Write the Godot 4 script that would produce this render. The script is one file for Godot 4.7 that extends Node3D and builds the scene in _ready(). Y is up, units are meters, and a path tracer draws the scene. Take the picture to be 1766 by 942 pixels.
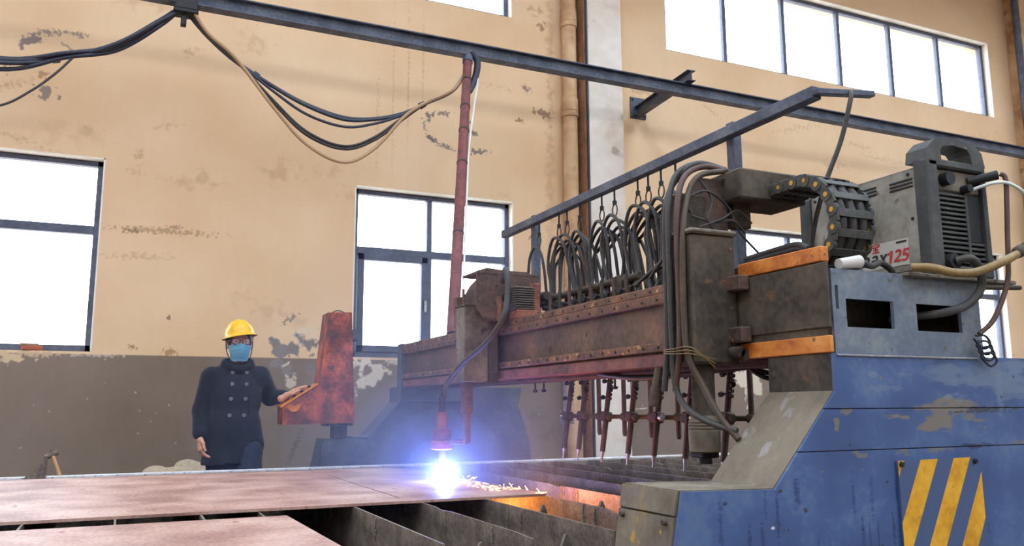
extends Node3D

var M := {}
var taken := {}
var org := Vector3.ZERO
var uvo := Vector2.ZERO
var uvs := Vector2.ONE
var rng := RandomNumberGenerator.new()

# ---------------------------------------------------------------- naming
func numbered(n: String) -> String:
	taken[n] = taken.get(n, -1) + 1
	return n if taken[n] == 0 else "%s_%03d" % [n, taken[n]]

func tag(o: Node, label := "", category := "", group := "", kind := ""):
	if label: o.set_meta("label", label)
	if category: o.set_meta("category", category)
	if group: o.set_meta("group", group)
	if kind: o.set_meta("kind", kind)
	return o

func thing(called: String, at: Vector3, label: String, category: String, group := "") -> Node3D:
	var o := Node3D.new()
	o.name = numbered(called)
	add_child(o)
	o.position = at
	org = at
	tag(o, label, category, group)
	return o

func copy(o: Node3D, at: Vector3, label := "") -> Node3D:
	var c: Node3D = o.duplicate()
	c.name = numbered(String(o.name).rstrip("0123456789").rstrip("_"))
	add_child(c)
	c.position = at
	if label: c.set_meta("label", label)
	return c

# ---------------------------------------------------------------- mesh helpers
func mb() -> SurfaceTool:
	var st := SurfaceTool.new()
	st.begin(Mesh.PRIMITIVE_TRIANGLES)
	return st

func vert(st: SurfaceTool, p: Vector3, n: Vector3):
	st.set_normal(n)
	st.set_uv(Vector2((p.x - uvo.x) / uvs.x, 1.0 - (p.y - uvo.y) / uvs.y))
	st.add_vertex(p - org)

func tri(st: SurfaceTool, a: Vector3, b: Vector3, c: Vector3, na: Vector3, nb: Vector3, nc: Vector3):
	if (b - a).cross(c - a).dot(na + nb + nc) > 0.0:
		vert(st, a, na); vert(st, c, nc); vert(st, b, nb)
	else:
		vert(st, a, na); vert(st, b, nb); vert(st, c, nc)

func quad(st: SurfaceTool, a: Vector3, b: Vector3, c: Vector3, d: Vector3, n: Vector3):
	tri(st, a, b, c, n, n, n)
	tri(st, a, c, d, n, n, n)

func commit(st: SurfaceTool, called: String, m: Material, parent: Node = null, kind := "") -> MeshInstance3D:
	var o := MeshInstance3D.new()
	o.mesh = st.commit()
	o.material_override = m
	if parent == null:
		o.name = numbered(called)
		o.position = org
		add_child(o)
	else:
		o.name = called
		parent.add_child(o, true)
	if kind: o.set_meta("kind", kind)
	return o

func single(st: SurfaceTool, called: String, m: Material, label: String, category: String, group := "", kind := "") -> MeshInstance3D:
	var o := commit(st, called, m)
	tag(o, label, category, group, kind)
	return o

func box(st: SurfaceTool, c: Vector3, s: Vector3, bev := 0.0, b := Basis()):
	var h := s * 0.5
	bev = minf(bev, minf(h.x, minf(h.y, h.z)) * 0.8)
	var v := func(i: int, sg: Vector3) -> Vector3:
		var q := h - Vector3.ONE * bev
		q[i] = h[i]
		return c + b * (q * sg)
	for i in 3:
		var j := (i + 1) % 3
		var k := (i + 2) % 3
		for s1 in [-1.0, 1.0]:
			var e := Vector3.ZERO
			e[i] = s1
			var ps := []
			for t in [[-1.0, -1.0], [1.0, -1.0], [1.0, 1.0], [-1.0, 1.0]]:
				var g := e
				g[j] = t[0]
				g[k] = t[1]
				ps.append(v.call(i, g))
			quad(st, ps[0], ps[1], ps[2], ps[3], b * e)
			if bev > 0.0:
				for s2 in [-1.0, 1.0]:
					var g1 := e
					g1[j] = s2
					g1[k] = -1.0
					var g2 := g1
					g2[k] = 1.0
					var ej := Vector3.ZERO
					ej[j] = s2
					quad(st, v.call(i, g1), v.call(i, g2), v.call(j, g2), v.call(j, g1), b * (e + ej).normalized())
	if bev > 0.0:
		for sx in [-1.0, 1.0]:
			for sy in [-1.0, 1.0]:
				for sz in [-1.0, 1.0]:
					var g := Vector3(sx, sy, sz)
					var n := b * g.normalized()
					tri(st, v.call(0, g), v.call(1, g), v.call(2, g), n, n, n)

# box between two corners
func bx(st: SurfaceTool, x0: float, x1: float, y0: float, y1: float, z0: float, z1: float, bev := 0.003):
	box(st, Vector3(x0 + x1, y0 + y1, z0 + z1) * 0.5, Vector3(absf(x1 - x0), absf(y1 - y0), absf(z1 - z0)), bev)

func frame_of(d: Vector3) -> Basis:
	d = d.normalized()
	var u := d.cross(Vector3.UP if absf(d.y) < 0.95 else Vector3.RIGHT).normalized()
	return Basis(u, d, u.cross(d))

# bar with rectangular section between two points
func bar(st: SurfaceTool, a: Vector3, b: Vector3, w: float, t: float, bev := 0.002):
	box(st, (a + b) * 0.5, Vector3(w, a.distance_to(b), t), bev, frame_of(b - a))

func cyl(st: SurfaceTool, a: Vector3, b: Vector3, ra: float, rb := -1.0, seg := 14, caps := true):
	if rb < 0.0: rb = ra
	var f := frame_of(b - a)
	var d := (b - a).normalized()
	var sl := (ra - rb) / maxf(a.distance_to(b), 0.0001)
	for i in seg:
		var t0 := TAU * i / seg
		var t1 := TAU * (i + 1) / seg
		var e0 := f.x * cos(t0) + f.z * sin(t0)
		var e1 := f.x * cos(t1) + f.z * sin(t1)
		var n0 := (e0 + d * sl).normalized()
		var n1 := (e1 + d * sl).normalized()
		if ra > 0.0: tri(st, a + e0 * ra, a + e1 * ra, b + e1 * rb, n0, n1, n1)
		if rb > 0.0: tri(st, a + e0 * ra, b + e1 * rb, b + e0 * rb, n0, n1, n0)
		if caps:
			if ra > 0.0: tri(st, a, a + e0 * ra, a + e1 * ra, -d, -d, -d)
			if rb > 0.0: tri(st, b, b + e0 * rb, b + e1 * rb, d, d, d)

# stacked rings along a straight axis: prof = [[distance, radius], ...]
func lathe(st: SurfaceTool, a: Vector3, d: Vector3, prof: Array, seg := 16):
	for i in prof.size() - 1:
		cyl(st, a + d * prof[i][0], a + d * prof[i + 1][0], prof[i][1], prof[i + 1][1], seg, i == 0 or i == prof.size() - 2)

func spline(p: Array, n := 8) -> Array:
	var out := []
	for i in p.size() - 1:
		var p0: Vector3 = p[max(i - 1, 0)]
		var p1: Vector3 = p[i]
		var p2: Vector3 = p[i + 1]
		var p3: Vector3 = p[min(i + 2, p.size() - 1)]
		for k in n:
			out.append(p1.cubic_interpolate(p2, p0, p3, float(k) / n))
	out.append(p[-1])
	return out

func tube(st: SurfaceTool, p: Array, r: float, seg := 8, closed := false):
	var rings := []
	var nrm := []
	var u := Vector3.ZERO
	var m := p.size()
	for i in m:
		var d: Vector3
		if closed: d = p[(i + 1) % m] - p[(i - 1 + m) % m]
		else: d = p[min(i + 1, m - 1)] - p[max(i - 1, 0)]
		d = d.normalized()
		if u == Vector3.ZERO: u = frame_of(d).x
		u = (u - d * u.dot(d)).normalized()
		var w := d.cross(u)
		var ring := []
		var nn := []
		for k in seg:
			var e := u * cos(TAU * k / seg) + w * sin(TAU * k / seg)
			nn.append(e)
			ring.append(p[i] + e * r)
		rings.append(ring)
		nrm.append(nn)
	for i in (m if closed else m - 1):
		var j := (i + 1) % m
		for k in seg:
			var l := (k + 1) % seg
			tri(st, rings[i][k], rings[i][l], rings[j][l], nrm[i][k], nrm[i][l], nrm[j][l])
			tri(st, rings[i][k], rings[j][l], rings[j][k], nrm[i][k], nrm[j][l], nrm[j][k])
	if not closed:
		for e in [[0, 1, -1.0], [m - 1, m - 2, -1.0]]:
			var n: Vector3 = (p[e[0]] - p[e[1]]).normalized()
			for k in seg:
				tri(st, p[e[0]], rings[e[0]][k], rings[e[0]][(k + 1) % seg], n, n, n)

# polygon in x and y, given depth along z; sides get flat normals
func prism(st: SurfaceTool, poly: PackedVector2Array, z0: float, z1: float, xf := Transform3D()):
	var idx := Geometry2D.triangulate_polygon(poly)
	var nz := xf.basis.z.normalized()
	for i in range(0, idx.size(), 3):
		for z in [z0, z1]:
			var n := nz * (1.0 if z == maxf(z0, z1) else -1.0)
			var a := poly[idx[i]]
			var b := poly[idx[i + 1]]
			var c := poly[idx[i + 2]]
			tri(st, xf * Vector3(a.x, a.y, z), xf * Vector3(b.x, b.y, z), xf * Vector3(c.x, c.y, z), n, n, n)
	var turn := -1.0 if Geometry2D.is_polygon_clockwise(poly) else 1.0
	for i in poly.size():
		var a := poly[i]
		var b := poly[(i + 1) % poly.size()]
		var e := (b - a).normalized()
		var n := (xf.basis * Vector3(e.y * turn, -e.x * turn, 0)).normalized()
		quad(st, xf * Vector3(a.x, a.y, z0), xf * Vector3(b.x, b.y, z0), xf * Vector3(b.x, b.y, z1), xf * Vector3(a.x, a.y, z1), n)

# flat slab with rectangular holes; holes = [x0, x1, y0, y1]
func slab(st: SurfaceTool, x0: float, x1: float, y0: float, y1: float, holes: Array, z0: float, z1: float):
	var xs := [x0, x1]
	var ys := [y0, y1]
	for h in holes:
		xs.append_array([h[0], h[1]])
		ys.append_array([h[2], h[3]])
	xs.sort()
	ys.sort()
	var solid := func(i: int, j: int) -> bool:
		if i < 0 or j < 0 or i >= xs.size() - 1 or j >= ys.size() - 1: return false
		if xs[i + 1] - xs[i] < 1e-6 or ys[j + 1] - ys[j] < 1e-6: return false
		var cx: float = (xs[i] + xs[i + 1]) * 0.5
		var cy: float = (ys[j] + ys[j + 1]) * 0.5
		for h in holes:
			if cx > h[0] and cx < h[1] and cy > h[2] and cy < h[3]: return false
		return true
	for i in xs.size() - 1:
		for j in ys.size() - 1:
			if not solid.call(i, j): continue
			var a: float = xs[i]
			var b: float = xs[i + 1]
			var c: float = ys[j]
			var d: float = ys[j + 1]
			quad(st, Vector3(a, c, z1), Vector3(b, c, z1), Vector3(b, d, z1), Vector3(a, d, z1), Vector3(0, 0, signf(z1 - z0)))
			quad(st, Vector3(a, c, z0), Vector3(b, c, z0), Vector3(b, d, z0), Vector3(a, d, z0), Vector3(0, 0, -signf(z1 - z0)))
			var nx := func(k: int, dirn: int, horiz: bool) -> bool:
				var q := k + dirn
				var arr: Array = xs if horiz else ys
				while q >= 0 and q < arr.size() - 1 and arr[q + 1] - arr[q] < 1e-6: q += dirn
				return solid.call(q, j) if horiz else solid.call(i, q)
			if not nx.call(i, -1, true): quad(st, Vector3(a, c, z0), Vector3(a, d, z0), Vector3(a, d, z1), Vector3(a, c, z1), Vector3.LEFT)
			if not nx.call(i, 1, true): quad(st, Vector3(b, c, z0), Vector3(b, d, z0), Vector3(b, d, z1), Vector3(b, c, z1), Vector3.RIGHT)
			if not nx.call(j, -1, false): quad(st, Vector3(a, c, z0), Vector3(b, c, z0), Vector3(b, c, z1), Vector3(a, c, z1), Vector3.DOWN)
			if not nx.call(j, 1, false): quad(st, Vector3(a, d, z0), Vector3(b, d, z0), Vector3(b, d, z1), Vector3(a, d, z1), Vector3.UP)

# ---------------------------------------------------------------- smooth bodies: tapered bones joined by a smooth minimum, meshed as surface nets
# bone = [a, b, ra, rb]; ball = [centre, radii]; a third entry "cut" on a ball carves
func field(p: Vector3, prims: Array, k: float) -> float:
	var d := 10.0
	for q in prims:
		var e: float
		if q.size() == 4:
			var ab: Vector3 = q[1] - q[0]
			var t := clampf((p - q[0]).dot(ab) / maxf(ab.length_squared(), 1e-9), 0.0, 1.0)
			e = p.distance_to(q[0] + ab * t) - lerpf(q[2], q[3], t)
		else:
			var rr: Vector3 = q[1]
			var w: Vector3 = (p - q[0]) / rr
			var l := w.length()
			e = (l - 1.0) * l / maxf((w / rr).length(), 1e-6)
			if q.size() == 3:
				d = maxf(d, -e)
				continue
		var h := maxf(k - absf(d - e), 0.0) / k
		d = minf(d, e) - h * h * k * 0.25
	return d

func nets(st: SurfaceTool, prims: Array, k: float, lo: Vector3, hi: Vector3, cell: float):
	var n := Vector3i(((hi - lo) / cell).ceil()) + Vector3i.ONE
	var g := PackedFloat32Array()
	g.resize(n.x * n.y * n.z)
	var i := 0
	for z in n.z:
		for y in n.y:
			for x in n.x:
				g[i] = field(lo + Vector3(x, y, z) * cell, prims, k)
				i += 1
	var sy := n.x
	var sz := n.x * n.y
	var vs := {}
	var ns := {}
	var offs := [0, 1, sy, sy + 1, sz, sz + 1, sz + sy, sz + sy + 1]
	for z in n.z - 1:
		for y in n.y - 1:
			for x in n.x - 1:
				var b := x + y * sy + z * sz
				var neg := 0
				for o in offs:
					if g[b + o] < 0.0: neg += 1
				if neg == 0 or neg == 8: continue
				var s := Vector3.ZERO
				var c := 0
				for e in [[0, 1], [2, 3], [4, 5], [6, 7], [0, 2], [1, 3], [4, 6], [5, 7], [0, 4], [1, 5], [2, 6], [3, 7]]:
					var va: float = g[b + offs[e[0]]]
					var vb: float = g[b + offs[e[1]]]
					if (va < 0.0) == (vb < 0.0): continue
					var t := va / (va - vb)
					var pa := Vector3(e[0] & 1, (e[0] >> 1) & 1, e[0] >> 2)
					var pb := Vector3(e[1] & 1, (e[1] >> 1) & 1, e[1] >> 2)
					s += pa.lerp(pb, t)
					c += 1
				vs[b] = lo + (Vector3(x, y, z) + s / c) * cell
				ns[b] = Vector3(g[b + 1] - g[b] + g[b + sy + 1] - g[b + sy] + g[b + sz + 1] - g[b + sz] + g[b + sz + sy + 1] - g[b + sz + sy], g[b + sy] - g[b] + g[b + sy + 1] - g[b + 1] + g[b + sz + sy] - g[b + sz] + g[b + sz + sy + 1] - g[b + sz + 1], g[b + sz] - g[b] + g[b + sz + 1] - g[b + 1] + g[b + sz + sy] - g[b + sy] + g[b + sz + sy + 1] - g[b + sy + 1]).normalized()
	for z in range(1, n.z - 1):
		for y in range(1, n.y - 1):
			for x in range(1, n.x - 1):
				var b := x + y * sy + z * sz
				for ax in [[1, sy, sz], [sy, 1, sz], [sz, 1, sy]]:
					if (g[b] < 0.0) == (g[b + ax[0]] < 0.0): continue
					var q := [b, b - ax[1], b - ax[1] - ax[2], b - ax[2]]
					if not (vs.has(q[0]) and vs.has(q[1]) and vs.has(q[2]) and vs.has(q[3])): continue
					tri(st, vs[q[0]], vs[q[1]], vs[q[2]], ns[q[0]], ns[q[1]], ns[q[2]])
					tri(st, vs[q[0]], vs[q[2]], vs[q[3]], ns[q[0]], ns[q[2]], ns[q[3]])

# ---------------------------------------------------------------- procedural textures
func noise_bytes(size: int, freq: float, seed_: int, oct := 4, kind := FastNoiseLite.TYPE_SIMPLEX_SMOOTH) -> PackedByteArray:
	var f := FastNoiseLite.new()
	f.noise_type = kind
	f.seed = seed_
	f.frequency = freq
	f.fractal_octaves = oct
	return f.get_seamless_image(size, size, false, false, 0.15).get_data()

# ramp: list of [position, Color]; coarse and fine noise mixed, plus sparse spots of another colour
func tex(ramp: Array, size: int, f1: float, f2: float, w: float, seed_: int, spot := Color(0, 0, 0, 0), spot_at := 0.78, stretch := 1) -> ImageTexture:
	var a := noise_bytes(size, f1, seed_)
	var b := noise_bytes(size, f2, seed_ + 7, 3)
	var c := noise_bytes(size, f1 * 2.3, seed_ + 13, 5)
	var lut := []
	for i in 256:
		var t := i / 255.0
		var col: Color = ramp[-1][1]
		for k in ramp.size() - 1:
			if t <= ramp[k + 1][0]:
				col = ramp[k][1].lerp(ramp[k + 1][1], clampf((t - ramp[k][0]) / (ramp[k + 1][0] - ramp[k][0]), 0.0, 1.0))
				break
		lut.append(col)
	var out := PackedByteArray()
	out.resize(size * size * 3)
	var o := 0
	for y in size:
		for x in size:
			var i := y * size + x
			var j := y * size + (x * stretch) % size
			var col: Color = lut[clampi(int(128 + ((a[i] - 128) * (1.0 - w) + (b[j] - 128) * w) * 1.6), 0, 255)]
			if spot.a > 0.0 and c[j] > spot_at * 255.0:
				col = col.lerp(spot, spot.a * clampf((c[j] / 255.0 - spot_at) * 14.0, 0.0, 1.0))
			out[o] = int(col.r * 255.0)
			out[o + 1] = int(col.g * 255.0)
			out[o + 2] = int(col.b * 255.0)
			o += 3
	return ImageTexture.create_from_image(Image.create_from_data(size, size, false, Image.FORMAT_RGB8, out))

func rgb(r: int, g: int, b: int) -> Color:
	return Color(r / 255.0, g / 255.0, b / 255.0)

func mat(called: String, t, metres: float, rough := 0.8, metal := 0.0, bump := 0.0) -> StandardMaterial3D:
	var m := StandardMaterial3D.new()
	m.resource_name = called
	m.roughness = rough
	m.metallic = metal
	if t is Color: m.albedo_color = t
	else:
		m.albedo_texture = t
		m.uv1_triplanar = true
		m.uv1_world_triplanar = true
		m.uv1_scale = Vector3.ONE / metres
		if bump > 0.0:
			m.heightmap_enabled = true
			m.heightmap_texture = t
			m.heightmap_scale = bump
	M[called] = m
	return m

# ---------------------------------------------------------------- the scene
func _ready():
	rng.seed = 20
	# camera
	var cam := Camera3D.new()
	cam.name = "camera"
	cam.transform = Transform3D(Basis(Vector3(0.9085583, -0.0048081, 0.4177304), Vector3(-0.0617984, 0.9873857, 0.1457755), Vector3(-0.4131619, -0.1582606, 0.8968003)).orthonormalized(), Vector3(0, 1.2, 0))
	cam.fov = 36.12
	cam.near = 0.05
	cam.far = 200.0
	add_child(cam)
	cam.current = true
	# overcast sky, seen through and entering by the windows only
	var sky_m := ProceduralSkyMaterial.new()
	sky_m.sky_top_color = Color(0.86, 0.93, 1.0)
	sky_m.sky_horizon_color = Color(0.96, 0.98, 1.0)
	sky_m.ground_bottom_color = Color(0.62, 0.62, 0.62)
	sky_m.ground_horizon_color = Color(0.9, 0.92, 0.94)
	sky_m.sun_angle_max = 0.0
	var sky := Sky.new()
	sky.sky_material = sky_m
	var env := Environment.new()
	env.background_mode = Environment.BG_SKY
	env.sky = sky
	env.background_energy_multiplier = 11.4
	env.ambient_light_source = Environment.AMBIENT_SOURCE_DISABLED
	env.tonemap_mode = Environment.TONE_MAPPER_LINEAR
	env.tonemap_exposure = 1.0
	env.sdfgi_enabled = true
	env.ssao_enabled = true
	env.ssil_enabled = true
	env.volumetric_fog_enabled = true
	env.volumetric_fog_density = 0.0
	var we := WorldEnvironment.new()
	we.name = "world"
	we.environment = env
	add_child(we)
	materials()
	hall()
	overhead()
	cutting_table()
	gantry()
	carriages()
	hoses_and_torches()
	power_supply()
	console()
	worker()
	arc()

func materials():
	mat("plaster", tex([[0.0, rgb(172, 128, 92)], [0.5, rgb(206, 168, 128)], [1.0, rgb(226, 194, 156)]], 384, 0.006, 0.05, 0.3, 3, rgb(150, 112, 86), 0.86), 2.4, 0.9)
	mat("column_white", tex([[0.0, rgb(208, 190, 172)], [0.45, rgb(226, 212, 198)], [1.0, rgb(236, 226, 216)]], 256, 0.008, 0.05, 0.3, 5, rgb(184, 166, 150), 0.84), 2.3, 0.85)
	mat("window_frame", tex([[0.0, rgb(70, 74, 92)], [1.0, rgb(96, 100, 118)]], 128, 0.02, 0.1, 0.5, 8), 0.8, 0.5, 0.2)
	mat("slope_paint", tex([[0.0, rgb(92, 81, 68)], [0.5, rgb(118, 105, 88)], [1.0, rgb(136, 123, 105)]], 256, 0.008, 0.06, 0.3, 48, rgb(156, 150, 154), 0.74), 0.55, 0.7)
	mat("toe_paint", tex([[0.0, rgb(92, 82, 70)], [0.5, rgb(114, 102, 88)], [1.0, rgb(132, 119, 103)]], 256, 0.008, 0.06, 0.3, 49, rgb(186, 142, 56), 0.78), 0.4, 0.7)
	mat("reveal", tex([[0.0, rgb(232, 222, 204)], [1.0, rgb(246, 240, 230)]], 128, 0.02, 0.1, 0.5, 9), 1.0, 0.9)
	mat("concrete", tex([[0.0, rgb(70, 64, 60)], [0.5, rgb(104, 98, 92)], [1.0, rgb(132, 126, 120)]], 256, 0.01, 0.08, 0.4, 10, rgb(50, 44, 42), 0.8), 2.0, 0.9)
	mat("roof", tex([[0.0, rgb(150, 150, 152)], [1.0, rgb(190, 190, 190)]], 128, 0.02, 0.1, 0.5, 11), 2.0, 0.8)
	mat("rail_steel", tex([[0.0, rgb(58, 63, 78)], [0.5, rgb(78, 83, 98)], [1.0, rgb(104, 108, 120)]], 256, 0.012, 0.09, 0.4, 12, rgb(110, 82, 66), 0.84), 0.9, 0.6, 0.15)
	mat("beam_brown", tex([[0.0, rgb(70, 54, 46)], [0.45, rgb(100, 77, 64)], [0.75, rgb(122, 90, 70)], [1.0, rgb(144, 98, 72)]], 384, 0.006, 0.06, 0.35, 14, rgb(56, 42, 38), 0.8), 1.1, 0.7, 0.1, 0.1)
	mat("strip_rust", tex([[0.0, rgb(84, 60, 50)], [0.5, rgb(114, 80, 62)], [0.8, rgb(136, 92, 64)], [1.0, rgb(180, 124, 78)]], 256, 0.01, 0.08, 0.4, 15, rgb(206, 158, 104), 0.8), 0.5, 0.75, 0.1, 0.1)
	mat("rust_red", tex([[0.0, rgb(76, 50, 50)], [0.4, rgb(122, 62, 54)], [0.62, rgb(158, 78, 60)], [1.0, rgb(202, 106, 72)]], 384, 0.008, 0.06, 0.3, 16, rgb(92, 60, 56), 0.78), 0.8, 0.75, 0.0, 0.05)
	mat("rust_dark", tex([[0.0, rgb(60, 47, 44)], [0.5, rgb(90, 70, 62)], [1.0, rgb(118, 88, 74)]], 256, 0.01, 0.07, 0.4, 17, rgb(140, 96, 70), 0.86), 0.5, 0.8, 0.1)
	mat("chord_red", tex([[0.0, rgb(86, 54, 50)], [0.5, rgb(120, 74, 66)], [1.0, rgb(150, 92, 78)]], 256, 0.01, 0.07, 0.4, 44, rgb(80, 52, 48), 0.82), 0.9, 0.75)
	mat("torch_brown", tex([[0.0, rgb(50, 40, 38)], [0.5, rgb(74, 58, 52)], [1.0, rgb(96, 70, 60)]], 128, 0.02, 0.1, 0.4, 45), 0.4, 0.65)
	mat("mast_red", tex([[0.0, rgb(82, 44, 46)], [0.5, rgb(116, 62, 60)], [1.0, rgb(138, 78, 72)]], 128, 0.03, 0.12, 0.4, 18), 0.5, 0.7)
	mat("orange_paint", tex([[0.0, rgb(170, 90, 36)], [0.5, rgb(208, 122, 46)], [1.0, rgb(226, 152, 76)]], 256, 0.01, 0.06, 0.3, 19, rgb(126, 82, 56), 0.8), 0.4, 0.55, 0.0)
	mat("grime_grey", tex([[0.0, rgb(78, 66, 54)], [0.5, rgb(112, 100, 86)], [1.0, rgb(136, 124, 108)]], 256, 0.01, 0.07, 0.35, 20, rgb(70, 58, 48), 0.82), 0.8, 0.75, 0.0, 0.05)
	mat("grime_dark", tex([[0.0, rgb(46, 38, 32)], [0.5, rgb(72, 62, 52)], [1.0, rgb(96, 82, 68)]], 256, 0.01, 0.07, 0.35, 21, rgb(108, 74, 52), 0.82), 0.6, 0.8, 0.0, 0.05)
	mat("navy_grey", tex([[0.0, rgb(56, 58, 72)], [0.5, rgb(76, 80, 96)], [1.0, rgb(96, 98, 110)]], 256, 0.01, 0.07, 0.35, 22, rgb(92, 82, 78), 0.8), 0.8, 0.6)
	mat("blue_grey", tex([[0.0, rgb(92, 102, 120)], [0.5, rgb(110, 118, 130)], [1.0, rgb(132, 136, 140)]], 256, 0.01, 0.07, 0.35, 23, rgb(96, 88, 80), 0.84), 0.5, 0.6)
	mat("slat_steel", tex([[0.0, rgb(84, 74, 68)], [0.5, rgb(122, 108, 98)], [1.0, rgb(152, 136, 120)]], 256, 0.01, 0.07, 0.4, 24, rgb(166, 120, 80), 0.8), 0.45, 0.65, 0.3, 0.1)
	mat("plate_rust", tex([[0.0, rgb(142, 100, 89)], [0.4, rgb(172, 129, 116)], [0.7, rgb(190, 150, 136)], [1.0, rgb(204, 168, 154)]], 512, 0.006, 0.05, 0.3, 25, rgb(160, 106, 92), 0.84, 3), 1.6, 0.55, 0.1)
	mat("plate_edge", rgb(96, 60, 52), 1.0, 0.7)
	mat("rim_light", tex([[0.0, rgb(196, 194, 194)], [1.0, rgb(236, 234, 238)]], 128, 0.03, 0.12, 0.5, 26, rgb(110, 100, 96), 0.78), 0.5, 0.5)
	mat("hose_black", tex([[0.0, rgb(42, 38, 38)], [1.0, rgb(72, 64, 62)]], 128, 0.02, 0.1, 0.5, 27), 0.3, 0.55)
	mat("hose_brown", tex([[0.0, rgb(64, 51, 40)], [1.0, rgb(88, 70, 52)]], 128, 0.02, 0.1, 0.5, 28), 0.3, 0.6)
	mat("hose_red", tex([[0.0, rgb(76, 52, 46)], [1.0, rgb(100, 70, 62)]], 128, 0.02, 0.1, 0.5, 29), 0.3, 0.6)
	mat("hose_grey", tex([[0.0, rgb(56, 52, 50)], [1.0, rgb(78, 73, 68)]], 128, 0.02, 0.1, 0.5, 30), 0.3, 0.6)
	mat("cable_blue", tex([[0.0, rgb(32, 34, 48)], [1.0, rgb(54, 56, 72)]], 128, 0.02, 0.1, 0.5, 31), 0.3, 0.5)
	mat("cable_tan", rgb(176, 140, 104), 1.0, 0.6)
	mat("cable_white", rgb(226, 226, 220), 1.0, 0.5)
	mat("brass", rgb(168, 132, 78), 1.0, 0.4, 0.6)
	mat("yellow_hose", tex([[0.0, rgb(112, 86, 46)], [1.0, rgb(160, 128, 72)]], 128, 0.02, 0.1, 0.5, 33), 0.3, 0.45)
	mat("chain_plastic", tex([[0.0, rgb(54, 54, 52)], [1.0, rgb(88, 86, 80)]], 128, 0.02, 0.1, 0.5, 34), 0.3, 0.6)
	mat("pin_yellow", rgb(206, 150, 46), 1.0, 0.6)
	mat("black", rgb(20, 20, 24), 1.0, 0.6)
	mat("machine_grey", tex([[0.0, rgb(120, 113, 103)], [0.5, rgb(152, 145, 134)], [1.0, rgb(172, 166, 156)]], 256, 0.008, 0.06, 0.3, 35, rgb(120, 102, 82), 0.8), 0.5, 0.45, 0.1)
	mat("panel_plastic", tex([[0.0, rgb(52, 53, 53)], [1.0, rgb(78, 77, 74)]], 128, 0.02, 0.1, 0.4, 36, rgb(112, 100, 84), 0.82), 0.4, 0.55)
	mat("hazard_yellow", tex([[0.0, rgb(196, 136, 26)], [0.5, rgb(222, 160, 36)], [1.0, rgb(234, 178, 60)]], 128, 0.02, 0.1, 0.4, 37, rgb(170, 116, 40), 0.82), 0.4, 0.5)
	mat("label_white", rgb(206, 200, 192), 1.0, 0.6)
	mat("label_red", rgb(206, 54, 50), 1.0, 0.6)
	mat("label_black", rgb(38, 36, 36), 1.0, 0.6)
	mat("galvanised", tex([[0.0, rgb(140, 140, 142)], [1.0, rgb(190, 190, 190)]], 128, 0.03, 0.1, 0.5, 38), 0.3, 0.35, 0.6)
	mat("brick", rgb(176, 96, 70), 1.0, 0.9)
	mat("mortar", tex([[0.0, rgb(160, 140, 116)], [1.0, rgb(206, 190, 166)]], 128, 0.05, 0.2, 0.5, 39), 0.2, 0.95)
	mat("handle_wood", rgb(176, 134, 90), 1.0, 0.7)
	var g := mat("pane", Color(0.97, 0.99, 1.0, 0.06), 1.0, 0.02)
	g.transparency = BaseMaterial3D.TRANSPARENCY_ALPHA

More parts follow.
